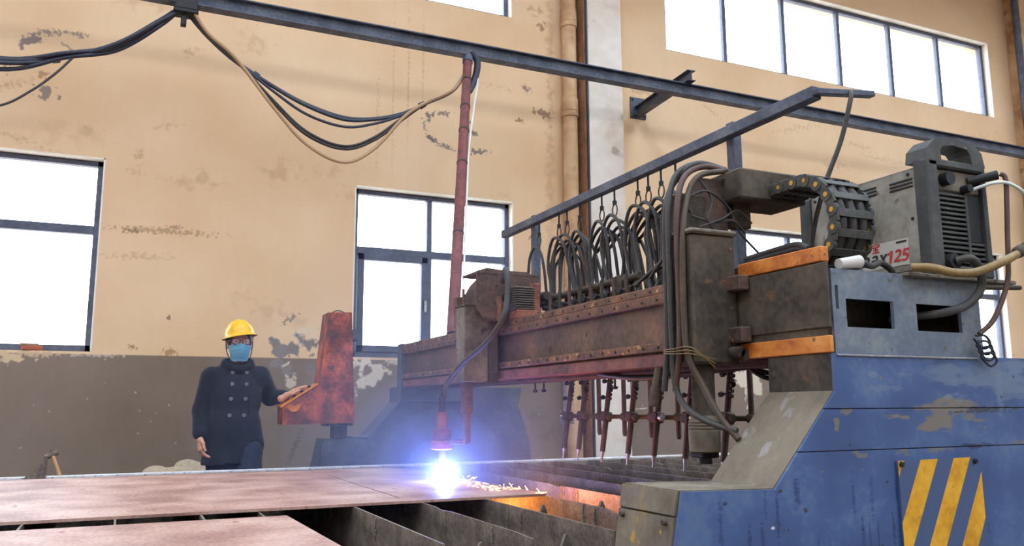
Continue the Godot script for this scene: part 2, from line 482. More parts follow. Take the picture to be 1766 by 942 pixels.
# the painted back wall: cream above, grey-brown dado below, stains and broken plaster where the photograph shows them
func wall_paint() -> StandardMaterial3D:
	var w := 2048
	var h := 1024
	var n1 := noise_bytes(1024, 0.004, 41)
	var n2 := noise_bytes(1024, 0.03, 42)
	var n3 := noise_bytes(1024, 0.012, 43, 5)
	var cream := [rgb(221, 183, 142), rgb(235, 203, 166)]
	var dado := [rgb(122, 104, 90), rgb(142, 124, 110)]
	var out := PackedByteArray()
	out.resize(w * h * 3)
	var o := 0
	var line := int(h * (1.0 - 1.632 / 7.5))
	for y in h:
		for x in w:
			var i := (y % 1024) * 1024 + (x % 1024)
			var t := clampf((n1[i] * 0.7 + n2[((x * 3) % 1024) * 1024 + y % 1024] * 0.12 + n3[i] * 0.18) / 255.0 * 1.3 - 0.15, 0.0, 1.0)
			var pair: Array = dado if y >= line else cream
			var c: Color = pair[0].lerp(pair[1], t)
			out[o] = int(c.r * 255.0)
			out[o + 1] = int(c.g * 255.0)
			out[o + 2] = int(c.b * 255.0)
			o += 3
	var im := Image.create_from_data(w, h, false, Image.FORMAT_RGB8, out)
	var f := FastNoiseLite.new()
	f.frequency = 0.09
	f.fractal_octaves = 4
	# [x, y, radius x, radius y, lean, colour, raggedness, strength]
	var grey := rgb(128, 112, 106)
	var pale := rgb(222, 206, 184)
	var soil := rgb(150, 106, 74)
	var marks := [
		[2.57, 4.03, 0.06, 0.035, 0.6, grey, 1.0, 0.9], [2.72, 4.08, 0.08, 0.025, 0.1, grey, 1.1, 0.8], [2.60, 3.80, 0.07, 0.03, -0.6, grey, 0.8, 1.0], [2.74, 3.74, 0.09, 0.022, -0.2, grey, 1.1, 0.8],
		[3.04, 3.92, 0.05, 0.02, -0.3, grey, 0.9, 0.9], [3.10, 3.73, 0.1, 0.03, 0.15, grey, 0.9, 0.9], [2.98, 4.04, 0.05, 0.012, -0.7, grey, 0.9, 0.8], [2.52, 3.92, 0.02, 0.06, 0.2, grey, 1.1, 0.6],
		[-0.87, 4.16, 0.07, 0.05, 0.7, grey, 0.9, 0.9], [-0.74, 4.27, 0.12, 0.025, 0.2, grey, 1.0, 0.7], [-0.52, 4.29, 0.07, 0.02, 0.0, grey, 1.0, 0.7], [-0.58, 4.16, 0.07, 0.015, -0.6, grey, 1.1, 0.6],
		[-1.05, 3.90, 0.06, 0.03, 0.0, grey, 1.2, 0.6], [-0.72, 3.75, 0.08, 0.05, -0.2, grey, 1.1, 0.8], [-0.75, 3.90, 0.05, 0.03, -0.5, soil, 1.0, 0.6], [-0.98, 3.78, 0.14, 0.03, 0.4, soil, 1.2, 0.35],
		[1.30, 1.71, 0.16, 0.1, 0.35, rgb(132, 122, 118), 1.1, 1.0], [1.22, 1.62, 0.08, 0.12, 0.1, rgb(138, 128, 124), 1.1, 0.9], [1.56, 1.77, 0.06, 0.03, 0.1, grey, 1.0, 0.9], [1.50, 1.57, 0.09, 0.07, 0.6, rgb(130, 120, 118), 1.1, 0.9],
		[1.42, 1.86, 0.1, 0.05, 0.3, pale, 1.2, 0.6], [1.30, 1.98, 0.07, 0.02, 0.6, grey, 1.2, 0.7], [1.28, 1.58, 0.05, 0.012, 0.5, pale, 0.6, 0.9], [1.33, 1.43, 0.05, 0.06, 0.2, pale, 0.9, 0.8], [1.58, 1.33, 0.1, 0.06, 0.1, rgb(132, 124, 120), 1.1, 0.8],
		[1.97, 1.60, 0.1, 0.07, 0.2, pale, 1.0, 1.0], [2.10, 1.55, 0.1, 0.12, 0.0, pale, 1.1, 0.9], [1.94, 1.42, 0.05, 0.1, -0.3, pale, 1.0, 0.9], [2.28, 1.62, 0.1, 0.03, 0.0, pale, 1.0, 0.7],
		[3.64, 4.47, 0.04, 0.03, 0.0, grey, 1.1, 0.8], [3.60, 4.49, 0.03, 0.025, 0.0, soil, 1.0, 0.7], [3.81, 4.24, 0.1, 0.045, -0.2, rgb(140, 108, 84), 1.1, 0.8], [3.55, 4.12, 0.04, 0.025, 0.0, soil, 1.0, 0.8], [3.82, 5.2, 0.05, 0.05, 0.0, soil, 1.2, 0.7], [3.75, 5.38, 0.1, 0.05, 0.2, soil, 1.3, 0.4],
		[3.9, 3.5, 0.06, 1.4, 0.0, soil, 0.6, 0.3], [3.92, 5.0, 0.06, 0.9, 0.0, soil, 0.6, 0.3], [3.68, 2.9, 0.04, 0.02, 0.0, soil, 1.0, 0.8],
		[-0.85, 1.60, 0.16, 0.05, 0.1, rgb(214, 186, 150), 1.0, 1.0], [-0.6, 1.63, 0.12, 0.025, 0.0, rgb(206, 178, 146), 1.0, 0.9], [-0.2, 1.625, 0.2, 0.012, 0.0, pale, 1.2, 0.6],
		[6.25, 1.52, 0.1, 0.12, 0.0, pale, 1.0, 1.0], [6.45, 1.50, 0.12, 0.14, 0.2, pale, 1.1, 0.9], [6.36, 1.34, 0.05, 0.12, 0.0, pale, 1.0, 0.9],
		[0.22, 2.68, 0.35, 0.025, 0.0, rgb(160, 124, 92), 1.2, 0.55], [-0.02, 2.66, 0.07, 0.018, 0.0, rgb(130, 96, 74), 1.0, 0.6], [0.32, 2.72, 0.06, 0.015, 0.0, rgb(130, 96, 74), 1.1, 0.5], [0.05, 2.45, 0.25, 0.03, 0.05, soil, 1.3, 0.25],
		[0.0, 3.3, 0.04, 0.06, 0.3, soil, 1.2, 0.4], [0.2, 3.6, 0.1, 0.03, 0.3, soil, 1.2, 0.25], [0.35, 4.3, 0.1, 0.05, 0.2, soil, 1.2, 0.3], [1.38, 0.87, 0.02, 0.14, -0.35, rgb(98, 84, 74), 1.0, 0.6],
		[2.35, 4.4, 0.012, 0.75, 0.0, soil, 0.9, 0.35], [2.5, 4.6, 0.012, 0.6, 0.0, soil, 0.9, 0.3], [2.05, 3.9, 0.02, 0.5, 0.0, soil, 1.1, 0.22], [2.2, 4.2, 0.01, 0.9, 0.0, soil, 1.0, 0.25],
		[0.05, 1.70, 0.03, 0.02, 0.0, soil, 1.0, 0.7], [0.31, 1.95, 0.02, 0.02, 0.0, rgb(110, 84, 66), 0.8, 0.7], [0.33, 1.66, 0.05, 0.03, 0.0, soil, 1.1, 0.6],
		[6.0, 4.6, 0.15, 0.02, -0.5, soil, 1.1, 0.3],
		[3.7, 1.1, 0.12, 0.06, 0.3, rgb(108, 94, 84), 1.2, 0.5], [3.85, 0.95, 0.1, 0.05, 0.2, rgb(104, 90, 80), 1.2, 0.5], [4.95, 1.18, 0.12, 0.008, 0.05, pale, 0.6, 0.8]]
	for k in 90:
		marks.append([rng.randf_range(-1.0, 11.5), rng.randf_range(0.85, 1.6), 0.008, 0.008, 0.0, pale, 0.5, 0.6])
	for k in 40:
		marks.append([rng.randf_range(-1.2, 11.0), rng.randf_range(1.8, 5.2), rng.randf_range(0.05, 0.4), rng.randf_range(0.02, 0.09), rng.randf_range(-0.3, 0.3), soil, 1.4, rng.randf_range(0.1, 0.24)])
	var sx := w / 15.0
	var sy := h / 7.5
	for m in marks:
		var cx: float = (m[0] + 2.5) * sx
		var cy: float = (7.5 - m[1]) * sy
		var rx: float = m[2] * sx
		var ry: float = m[3] * sy
		var reach := int(maxf(rx, ry) * 1.7) + 2
		f.frequency = clampf(0.6 / maxf(minf(rx, ry), 2.0), 0.03, 0.2)
		for py in range(maxi(0, int(cy) - reach), mini(h, int(cy) + reach)):
			for px in range(maxi(0, int(cx) - reach), mini(w, int(cx) + reach)):
				var q := Vector2(px + 0.5 - cx, py + 0.5 - cy).rotated(m[4])
				var d := Vector2(q.x / rx, q.y / ry).length()
				if d > 1.7: continue
				var v: float = d + f.get_noise_2d(px, py) * m[6] * 1.5
				if v < 1.0:
					im.set_pixel(px, py, im.get_pixel(px, py).lerp(m[5], m[7] * clampf((1.0 - v) * (3.0 if m[7] > 0.45 else 0.8), 0.0, 1.0)))
	var mt := StandardMaterial3D.new()
	mt.resource_name = "wall_paint"
	mt.albedo_texture = ImageTexture.create_from_image(im)
	mt.roughness = 0.9
	return mt

func window(n: int, x0: float, x1: float, y0: float, y1: float, zc: float, verts: Array, cross: float, sash := false):
	var o := Node3D.new()
	o.name = "window_%d" % n
	o.position = Vector3(x0, y0, zc)
	add_child(o)
	org = o.position
	o.set_meta("kind", "structure")
	var w := 0.055
	var fm: Material = M.window_frame
	var st := mb()
	bx(st, x0, x1, y0, y0 + w, zc - 0.035, zc + 0.035)
	bx(st, x0, x1, y1 - w, y1, zc - 0.035, zc + 0.035)
	bx(st, x0, x0 + w, y0, y1, zc - 0.035, zc + 0.035)
	bx(st, x1 - w, x1, y0, y1, zc - 0.035, zc + 0.035)
	commit(st, "window_frame", fm, o)
	var xs := [x0 + w * 0.8]
	for v in verts:
		st = mb()
		bx(st, v - 0.025, v + 0.025, y0 + w, y1 - w, zc - 0.03, zc + 0.03)
		commit(st, "mullion", fm, o)
		xs.append(v)
	xs.append(x1 - w * 0.8)
	var ys := [y0 + w * 0.8, y1 - w * 0.8]
	if cross > 0.0:
		st = mb()
		bx(st, x0 + w, x1 - w, cross - 0.035, cross + 0.035, zc - 0.032, zc + 0.032)
		commit(st, "transom", M.window_frame, o)
		ys = [y0 + w * 0.8, cross, y1 - w * 0.8]
	if sash:
		for i in xs.size() - 1:
			if i == 1 and sash: continue
			st = mb()
			var a: float = xs[i] + 0.02
			var b: float = xs[i + 1] - 0.02
			var t := 0.06
			bx(st, a, b, y0 + w, y0 + w + t, zc - 0.02, zc + 0.045)
			bx(st, a, b, cross - 0.03 - t, cross - 0.03, zc - 0.02, zc + 0.045)
			bx(st, a, a + t, y0 + w, cross - 0.03, zc - 0.02, zc + 0.045)
			bx(st, b - t, b, y0 + w, cross - 0.03, zc - 0.02, zc + 0.045)
			commit(st, "sash", M.window_frame, o)
			st = mb()
			bx(st, b - 0.035, b - 0.015, (y0 + cross) * 0.5 - 0.06, (y0 + cross) * 0.5 + 0.05, zc + 0.045, zc + 0.07)
			commit(st, "window_handle", M.galvanised, o)
	for i in xs.size() - 1:
		for j in ys.size() - 1:
			st = mb()
			box(st, Vector3(xs[i] + xs[i + 1], ys[j] + ys[j + 1], 2 * zc) * 0.5, Vector3(xs[i + 1] - xs[i], ys[j + 1] - ys[j], 0.006))
			commit(st, "pane", M.pane, o)
	if zc < 0.0:
		for q in [[x0, x1, y1 - 0.012, y1], [x0, x0 + 0.012, y0, y1], [x1 - 0.012, x1, y0, y1]]:
			st = mb()
			bx(st, q[0], q[1], q[2], q[3], zc + 0.035, -7.497, 0.0)
			commit(st, "reveal", M.reveal, o)
	org = Vector3.ZERO

func hall():
	org = Vector3.ZERO
	# back wall with its window openings
	var low := [[-1.87, -0.25], [1.85, 3.47], [6.40, 8.02], [9.28, 10.90]]
	var high := [[-2.05, 3.47], [5.41, 11.03]]
	var holes := []
	for a in low: holes.append([a[0], a[1], 1.655, 3.255])
	for a in high: holes.append([a[0], a[1], 5.24, 6.36])
	for a in [[-8.9, -7.2], [-5.2, -3.6], [13.3, 14.9], [16.2, 17.8]]: holes.append([a[0], a[1], 1.655, 3.255])
	for a in [[-8.9, -3.6], [12.4, 17.9]]: holes.append([a[0], a[1], 5.24, 6.36])
	uvo = Vector2(-2.5, 0.0)
	uvs = Vector2(15.0, 7.5)
	var st := mb()
	slab(st, -9.6, 18.6, 0.0, 7.5, holes, -7.8, -7.5)
	commit(st, "wall_back", wall_paint(), null, "structure")
	uvo = Vector2.ZERO
	uvs = Vector2.ONE
	var n := 1
	for i in holes.size():
		var h: Array = holes[i]
		if h[2] < 2.0:
			var m: float = (h[0] + h[1]) * 0.5 - 0.045
			window(n, h[0], h[1], h[2], h[3], -7.62, [m], 2.66, true)
		else:
			var v := []
			var k := 6 if h[1] - h[0] > 5.3 else 6
			for q in range(1, k): v.append(h[0] + (h[1] - h[0]) * q / k)
			window(n, h[0], h[1], h[2], h[3], -7.62, v, -1.0)
		n += 1
	# opposite wall with its high band of windows
	holes = []
	for b in 4:
		var x := -9.4 + 7.0 * b
		holes.append([x + 0.8, x + 6.4, 5.0, 6.4])
	st = mb()
	slab(st, -9.6, 18.6, 0.0, 7.5, holes, 9.3, 9.0)
	commit(st, "wall_front", M.plaster, null, "structure")
	for h in holes:
		window(n, h[0], h[1], h[2], h[3], 9.12, [h[0] + 1.4, h[0] + 2.8, h[0] + 4.2], -1.0)
		n += 1
	for s in [[-9.9, -9.6, "wall_left"], [18.6, 18.9, "wall_right"]]:
		st = mb()
		bx(st, s[0], s[1], 0.0, 7.5, -7.8, 9.3, 0.0)
		commit(st, s[2], M.plaster, null, "structure")
	st = mb()
	bx(st, -9.9, 18.9, -0.2, 0.0, -7.8, 9.3, 0.0)
	commit(st, "floor", M.concrete, null, "structure")
	# roof with long skylights across every bay, whose light falls down the wall and onto the plates
	st = mb()
	holes = []
	for b in 4:
		for q in [1.2, 4.4]:
			var x: float = -9.4 + 7.0 * b + q
			holes.append([x, x + 1.2, -5.6, 5.6])
	var roof := Transform3D(Basis(Vector3(1, 0, 0), Vector3(0, 0, -1), Vector3(0, 1, 0)), Vector3.ZERO)
	var flat := mb()
	slab(flat, -9.9, 18.9, -9.3, 7.8, holes, 7.5, 7.7)
	var ceil := commit(flat, "ceiling", M.roof, null, "structure")
	ceil.transform = roof
	for h in holes:
		st = mb()
		org = Vector3(h[0], 7.6, -h[2])
		bx(st, h[0] - 0.02, h[1] + 0.02, 7.66, 7.672, -h[3] - 0.02, -h[2] + 0.02, 0.0)
		var o := commit(st, "window_%d" % n, M.pane, null, "structure")
		o.name = "window_%d" % n
		n += 1
	org = Vector3.ZERO
	# pilasters
	st = mb()
	bx(st, 4.24, 4.66, 0.0, 7.5, -7.5, -7.26, 0.006)
	var pil := commit(st, "trim_1", M.column_white, null, "structure")
	st = mb()
	bx(st, 4.2, 4.24, 0.0, 7.5, -7.5, -7.275, 0.004)  # side strip, browner than the white front of the pilaster
	commit(st, "brown_flank", mat("brown_plaster", tex([[0.0, rgb(128, 88, 62)], [1.0, rgb(168, 124, 90)]], 128, 0.02, 0.1, 0.4, 46), 1.0, 0.9), pil)
	st = mb()
	bx(st, 11.46, 11.9, 0.0, 7.5, -7.5, -7.26, 0.006)
	commit(st, "trim_2", M.plaster, null, "structure")
	# downpipe with socket joints
	var t := thing("drainpipe", Vector3(4.09, 0.0, -7.4), "cream painted drainpipe running up beside the white pilaster", "pipe")
	st = mb()
	cyl(st, Vector3(4.09, 0, -7.4), Vector3(4.09, 7.5, -7.4), 0.078, -1, 24)
	commit(st, "pipe", M.plaster, t)
	for y in [4.2, 5.2, 2.2]:
		st = mb()
		lathe(st, Vector3(4.09, y, -7.4), Vector3.UP, [[0.0, 0.08], [0.005, 0.09], [0.05, 0.09], [0.055, 0.084], [0.065, 0.09], [0.2, 0.087], [0.205, 0.078]], 24)
		commit(st, "socket_joint", M.plaster, t)
	for s in [[Vector3(4.222, 0, -7.258), 0.012, M.cable_blue, "thin dark conduit clipped to the left corner of the white pilaster", "conduit"], [Vector3(11.42, 0, -7.3), 0.045, M.rail_steel, "dark vertical pipe in front of the wall at the right edge", "pipe"]]:
		org = s[0]
		st = mb()
		cyl(st, s[0], s[0] + Vector3(0, 7.4, 0), s[1], -1, 12)
		single(st, "conduit" if s[1] < 0.02 else "riser_pipe", s[2], s[3], s[4])
	# loose brick on the sill, lump of plaster rubble by the table
	t = thing("brick_fragment", Vector3(-0.68, 1.655, -7.53), "broken brick with white mortar lying on the left window sill", "brick")
	st = mb()
	box(st, Vector3(-0.67, 1.675, -7.53), Vector3(0.14, 0.038, 0.07), 0.006, Basis(Vector3.UP, 0.2))
	commit(st, "brick", M.brick, t)
	st = mb()
	box(st, Vector3(-0.69, 1.703, -7.525), Vector3(0.13, 0.02, 0.06), 0.008, Basis(Vector3.UP, 0.25))
	commit(st, "mortar_crust", M.mortar, t)
	org = Vector3(0.6, 0, -6.9)
	st = mb()
	var lumps := []
	for k in 14:
		var q := Vector3(0.56 + rng.randf_range(-0.3, 0.22), 0.0, -6.9 + rng.randf_range(-0.15, 0.15))
		q.y = 0.71 + 0.1 * (1.0 - absf(q.x - 0.6) / 0.35) * rng.randf()
		lumps.append([q, Vector3(0.09, 0.06, 0.08) * rng.randf_range(0.7, 1.2)])
	lumps.append([Vector3(0.58, 0.36, -6.9), Vector3(0.28, 0.44, 0.18)])
	nets(st, lumps, 0.02, Vector3(0.1, -0.02, -7.15), Vector3(1.0, 0.9, -6.6), 0.025)
	single(st, "rubble_sack", M.mortar, "pale crumpled sack of rubble behind the worker's legs", "sack")
	org = Vector3.ZERO

func i_beam(st: SurfaceTool, a: Vector3, b: Vector3, h: float, w: float, t: float):
	var f := frame_of(b - a)
	var up := Vector3.UP
	var m := (a + b) * 0.5
	var l := a.distance_to(b)
	var bs := Basis(f.y, up, f.y.cross(up))
	box(st, m + up * (h * 0.5 - t * 0.5), Vector3(l, t, w), 0.002, bs)
	box(st, m - up * (h * 0.5 - t * 0.5), Vector3(l, t, w), 0.002, bs)
	box(st, m, Vector3(l, h - 2 * t, t), 0.0, bs)

func cable(called: String, pts: Array, r: float, m: Material, label: String, group: String, ties := []):
	org = pts[0]
	var c := spline(pts, 8)
	var st := mb()
	tube(st, c, r, 8)
	if ties.is_empty():
		single(st, called, m, label, "cable", group)
		return
	var t := thing(called, pts[0], label, "cable", group)
	commit(st, "sheath", m, t)
	for q in ties:
		st = mb()
		var k := int(q * (c.size() - 1))
		cyl(st, c[k], c[k] + (c[k + 1] - c[k]).normalized() * 0.05, 0.03, 0.026, 10)
		commit(st, "tape_wrap", M.cable_blue, t)

func overhead():
	# cable track: a rolled beam under wall brackets
	var z := -6.5
	var top := 4.37
	org = Vector3(-3.0, top, z)
	var st := mb()
	i_beam(st, Vector3(-9.0, top - 0.06, z), Vector3(18.0, top - 0.06, z), 0.12, 0.1, 0.012)
	single(st, "track_beam", M.rail_steel, "long blue-grey steel track beam crossing the wall at height", "beam")
	var t := thing("wall_bracket", Vector3(4.98, top, -7.5), "short steel bracket beam bolted to the wall, carrying the track beam", "bracket")
	st = mb()
	i_beam(st, Vector3(4.99, top + 0.055, -7.49), Vector3(4.9, top + 0.055, -6.38), 0.11, 0.09, 0.01)
	commit(st, "arm", M.rail_steel, t)
	st = mb()
	bx(st, 4.9, 5.1, top - 0.02, top + 0.22, -7.5, -7.48)
	commit(st, "wall_plate", M.rail_steel, t)
	for p in [Vector3(4.925, top + 0.01, -7.475), Vector3(5.075, top + 0.01, -7.475), Vector3(4.925, top + 0.19, -7.475), Vector3(5.075, top + 0.19, -7.475)]:
		st = mb()
		cyl(st, p, p + Vector3(0, 0, 0.02), 0.012, -1, 6)
		commit(st, "bolt", M.rail_steel, t)
	# cable trolley clamped under the beam
	t = thing("cable_trolley", Vector3(0.25, 4.25, z), "black cable trolley clamped under the track beam, carrying the looped cables", "trolley")
	st = mb()
	bx(st, 0.17, 0.345, 4.17, 4.25, z - 0.065, z + 0.065, 0.008)
	commit(st, "saddle", M.black, t)
	for s in [-1.0, 1.0]:
		st = mb()
		bx(st, 0.18, 0.335, 4.2, 4.385, z + s * 0.055, z + s * 0.07, 0.003)
		commit(st, "cheek_plate", M.black, t)
		for x in [0.225, 0.295]:
			st = mb()
			cyl(st, Vector3(x, 4.278, z + s * 0.02), Vector3(x, 4.278, z + s * 0.055), 0.018, -1, 14)
			commit(st, "wheel", M.black, t)
	st = mb()
	bx(st, 0.225, 0.265, 4.085, 4.18, z - 0.03, z + 0.03, 0.004)
	commit(st, "clamp", M.black, t)
	# festoon cables
	var hub := Vector3(0.25, 4.19, z + 0.02)
	var g1 := "cables drooping left of the trolley"
	var g2 := "cables drooping between the trolley and the red mast"
	for k in 4:
		var d: float = [0.0, 0.03, -0.035, 0.055][k]
		var e: float = [0.0, 0.012, -0.03, 0.02][k]
		cable("festoon_cable", [hub + Vector3(-0.03, 0.02 * k, -0.02 * k), Vector3(0.08, 4.09 + e, z - 0.01 * k), Vector3(-0.2, 3.86 + e, z - 0.03 * k), Vector3(-0.52, 3.71 + e * 0.5, z + 0.02 * (k - 2)), Vector3(-0.93, 3.585 + d, z - 0.02 * k), Vector3(-1.6, 3.62 + d, z), Vector3(-2.2, 3.85 + d, z), Vector3(-2.6, 4.2, z)], 0.0165, M.cable_blue, ["thickest dark cable drooping left from the cable trolley", "dark cable hanging lowest in the bundle left of the trolley", "dark cable hugging the middle of the bundle left of the trolley", "dark cable running highest in the bundle left of the trolley"][k], g1, [0.45] if k == 0 else [])
	cable("thin_cable", [Vector3(-0.47, 3.71, z), Vector3(-0.58, 3.56, z), Vector3(-0.72, 3.41, z), Vector3(-0.9, 3.275, z), Vector3(-1.2, 3.21, z), Vector3(-1.7, 3.4, z)], 0.009, M.hose_black, "single thin cable hanging free below the left bundle", g1)
	var low := [[3.59, 3.545, 3.57, 3.68, M.cable_blue, 0.017, "black cable hanging highest between trolley and red mast"], [3.575, 3.525, 3.56, 3.67, M.cable_blue, 0.015, "second highest black cable between trolley and red mast"], [3.50, 3.46, 3.52, 3.665, M.cable_blue, 0.012, "thin black cable in the middle of the sagging bundle"], [3.33, 3.27, 3.38, 3.63, M.hose_black, 0.015, "black cable sagging just above the tan one"], [3.35, 3.29, 3.40, 3.645, M.hose_black, 0.01, "thin cable crossing low between the trolley and red mast"], [3.24, 3.15, 3.30, 3.64, M.cable_tan, 0.014, "tan cable sagging lowest between trolley and red mast"]]
	for k in low.size():
		var c: Array = low[k]
		var w := 0.012 * (k - 2.5)
		var drop := 0.02 * k
		cable("festoon_cable", [hub + Vector3(0.03, 0.01 * k, w), Vector3(0.42, 4.05, z + w), Vector3(0.63, 3.885, z + w), Vector3(0.93, 3.885 * 0.45 + c[0] * 0.55, z + w), Vector3(1.2, c[0] + 0.02, z + w), Vector3(1.5, c[1], z + w), Vector3(1.75, c[2], z + w), Vector3(2.0, c[3] - 0.03, z + w * 0.7), Vector3(2.2, 3.77, z + w * 0.6), Vector3(2.45, 3.93, z + w * 0.5), Vector3(2.6, 4.18, z + w * 0.5)], c[5], c[4], c[6], g2, [0.25, 0.78] if k == 0 else [])
	# leaning red mast that tows the cables
	t = thing("cable_mast", Vector3(1.92, 1.66, -5.1), "rusty red pole leaning up from the gantry to the track beam", "pole")
	var a := Vector3(1.915, 1.664, -5.08)
	var b := Vector3(2.56, 4.2, -6.46)
	st = mb()
	cyl(st, a, b, 0.041, 0.038, 20)
	commit(st, "pole", M.mast_red, t)
	for q in [0.3, 0.55, 0.68, 0.78, 0.9]:
		st = mb()
		var p := a.lerp(b, q)
		cyl(st, p, p + (b - a).normalized() * 0.012, 0.043, -1, 20)
		commit(st, "wire_tie", M.hose_black, t)
	st = mb()
	cyl(st, b - (b - a).normalized() * 0.04, b + (b - a).normalized() * 0.05, 0.045, -1, 20)
	commit(st, "cap", M.rail_steel, t)
	st = mb()
	tube(st, spline([b + Vector3(0.07, 0.0, 0), b + Vector3(0.085, -0.18, 0.02), b + Vector3(0.0, -0.45, 0.16), a.lerp(b, 0.6) + Vector3(0.05, 0, 0), a.lerp(b, 0.3) + Vector3(0.055, 0, 0), a + Vector3(0.06, 0.1, 0)], 8), 0.008, 8)
	commit(st, "taped_cable", M.cable_white, t).set_meta("label", "pale thin cable taped along the pole")
	st = mb()
	tube(st, spline([b + Vector3(0.03, 0.08, 0.0), b + Vector3(0.09, 0.0, 0), b + Vector3(0.07, -0.15, 0.0), b + Vector3(0.0, -0.3, 0.03)], 8), 0.03, 10)
	commit(st, "wrapped_bundle", M.cable_blue, t)
	org = Vector3.ZERO

func cutting_table():
	var t := thing("cutting_table", Vector3(1.0, 0, -4.0), "steel cutting table of upright slats in front of the wall", "table")
	var st := mb()
	bx(st, -8.0, 14.0, 0.24, 0.797, -5.78, -5.70, 0.004)  # carried down low to shut out daylight beneath the plates
	commit(st, "side_beam", M.slat_steel, t)
	st = mb()
	bx(st, -8.0, 14.0, 0.797, 0.812, -5.775, -5.715, 0.003)
	commit(st, "rim", M.rim_light, t)
	st = mb()
	bx(st, -8.0, 14.0, 0.2, 0.5, -2.52, -2.44, 0.004)
	commit(st, "side_beam", M.slat_steel, t)
	for z in [-5.74, -2.48]:
		for x in [-6.0, -3.0, 0.0, 3.0, 6.0, 9.0, 12.0]:
			st = mb()
			bx(st, x - 0.05, x + 0.05, 0.0, 0.24 if z < -3.0 else 0.2, z - 0.035, z + 0.035)
			commit(st, "leg", M.slat_steel, t)
	for z in [-4.9, -4.1, -3.2]:
		st = mb()
		bx(st, -8.0, 14.0, 0.45, 0.57, z - 0.02, z + 0.02)
		commit(st, "cross_member", M.slat_steel, t)
	st = mb()
	bx(st, -8.0, 14.0, 0.24, 0.27, -5.7, -2.52, 0.003)  # unseen tray, added to darken the space below the slats
	commit(st, "added_pit_tray", M.torch_brown, t)
	# the slats, each with an uneven burnt upper edge; three shapes in turn
	var shapes := []
	for k in 4:
		var poly := PackedVector2Array([Vector2(-5.7, 0.57), Vector2(-2.43, 0.57)])
		var zz := -2.43
		while zz > -5.7:
			var dip := 0.0 if rng.randf() > 0.1 else rng.randf_range(0.004, 0.014)
			poly.append(Vector2(zz, 0.8 - dip))
			zz -= rng.randf_range(0.05, 0.13)
		poly.append(Vector2(-5.7, 0.8))
		org = Vector3(0, 0, 0)
		st = mb()
		prism(st, poly, -0.004, 0.004, Transform3D(Basis(Vector3(0, 0, 1), Vector3(0, 1, 0), Vector3(-1, 0, 0)), Vector3.ZERO))
		for q in 5:
			var sz := rng.randf_range(-5.5, -2.5)
			for d in 4:
				box(st, Vector3(-0.006, 0.79 - 0.02 * d - rng.randf() * 0.01, sz + rng.randf_range(-0.006, 0.006)), Vector3(0.007, 0.022, 0.012), 0.003)
		shapes.append(st.commit())
	for i in range(-9, 30):
		var o := MeshInstance3D.new()
		o.mesh = shapes[posmod(i * 7, 4)]
		o.material_override = M.slat_steel
		o.name = "slat"
		t.add_child(o, true)
		o.position = Vector3(0.892 + 0.2965 * i, 0, 0) - t.position
		if i == -1: o.rotation.z = 0.1
	# triangular gussets between the slats
	org = t.position
	for g in [[1.92, -3.25, 0.795], [1.63, -3.24, 0.795], [1.34, -2.5, 0.79], [1.04, -2.5, 0.785], [2.23, -3.9, 0.78]]:
		st = mb()
		var h: float = g[2]
		prism(st, PackedVector2Array([Vector2(-0.07, 0.5), Vector2(0.07, 0.5), Vector2(0.07, h - 0.12), Vector2(0.005, h), Vector2(-0.005, h), Vector2(-0.07, h - 0.12)]), -0.005, 0.005, Transform3D(Basis(Vector3.UP, 0.35), Vector3(g[0], 0, g[1])))
		commit(st, "gusset", M.slat_steel, t)
	st = mb()
	prism(st, PackedVector2Array([Vector2(4.13, 0.8), Vector2(4.25, 0.8), Vector2(4.195, 0.975), Vector2(4.185, 0.975)]), -5.69, -5.66)
	commit(st, "corner_gusset", M.torch_brown, t)
	# plates lying on the slats
	var flat := func(poly: PackedVector2Array, y: float, th: float) -> SurfaceTool:
		var s := mb()
		prism(s, poly, 0.0, th, Transform3D(Basis(Vector3(1, 0, 0), Vector3(0, 0, -1), Vector3(0, 1, 0)), Vector3(0, y, 0)))
		return s
	t = thing("steel_plate", Vector3(0, 0.8, -4.5), "large pinkish rusty steel plate under the cutting arc", "plate")
	commit(flat.call(PackedVector2Array([Vector2(-4.0, 3.5), Vector2(1.776, 3.5), Vector2(1.72, 5.28), Vector2(1.6, 5.5), Vector2(-4.0, 5.62)]), 0.8, 0.011), "sheet", M.plate_rust, t)
	st = mb()
	bx(st, 1.122, 1.128, 0.8105, 0.8118, -5.05, -3.64, 0.0)
	commit(st, "cut_line", M.plate_edge, t)
	t = thing("steel_plate", Vector3(0, 0.8, -2.6), "smaller rusty steel plate at the bottom left corner", "plate")
	commit(flat.call(PackedVector2Array([Vector2(-3.6, 2.2), Vector2(0.6, 2.2), Vector2(0.575, 3.24), Vector2(-3.6, 3.27)]), 0.8, 0.011), "sheet", M.plate_rust, t)
	# triangular offcut and a hammer at the back edge of the table
	org = Vector3(-0.46, 0.81, -5.75)
	st = mb()
	prism(st, PackedVector2Array([Vector2(-0.5, 0.8), Vector2(-0.38, 0.8), Vector2(-0.38, 0.93), Vector2(-0.395, 0.93), Vector2(-0.4, 0.9)]), -0.06, 0.0, Transform3D(Basis(), Vector3(0, 0, -5.7)))
	single(st, "steel_offcut", M.slat_steel, "dark triangular steel offcut standing on the table's back edge", "offcut")
	t = thing("hammer", Vector3(-0.35, 0.81, -5.78), "hammer with pale handle leaning at the table's back edge", "hammer")
	st = mb()
	cyl(st, Vector3(-0.31, 0.806, -5.76), Vector3(-0.362, 0.93, -5.83), 0.012, 0.010, 10)
	commit(st, "handle", M.handle_wood, t)
	st = mb()
	cyl(st, Vector3(-0.40, 0.915, -5.83), Vector3(-0.335, 0.945, -5.83), 0.017, 0.015, 10)
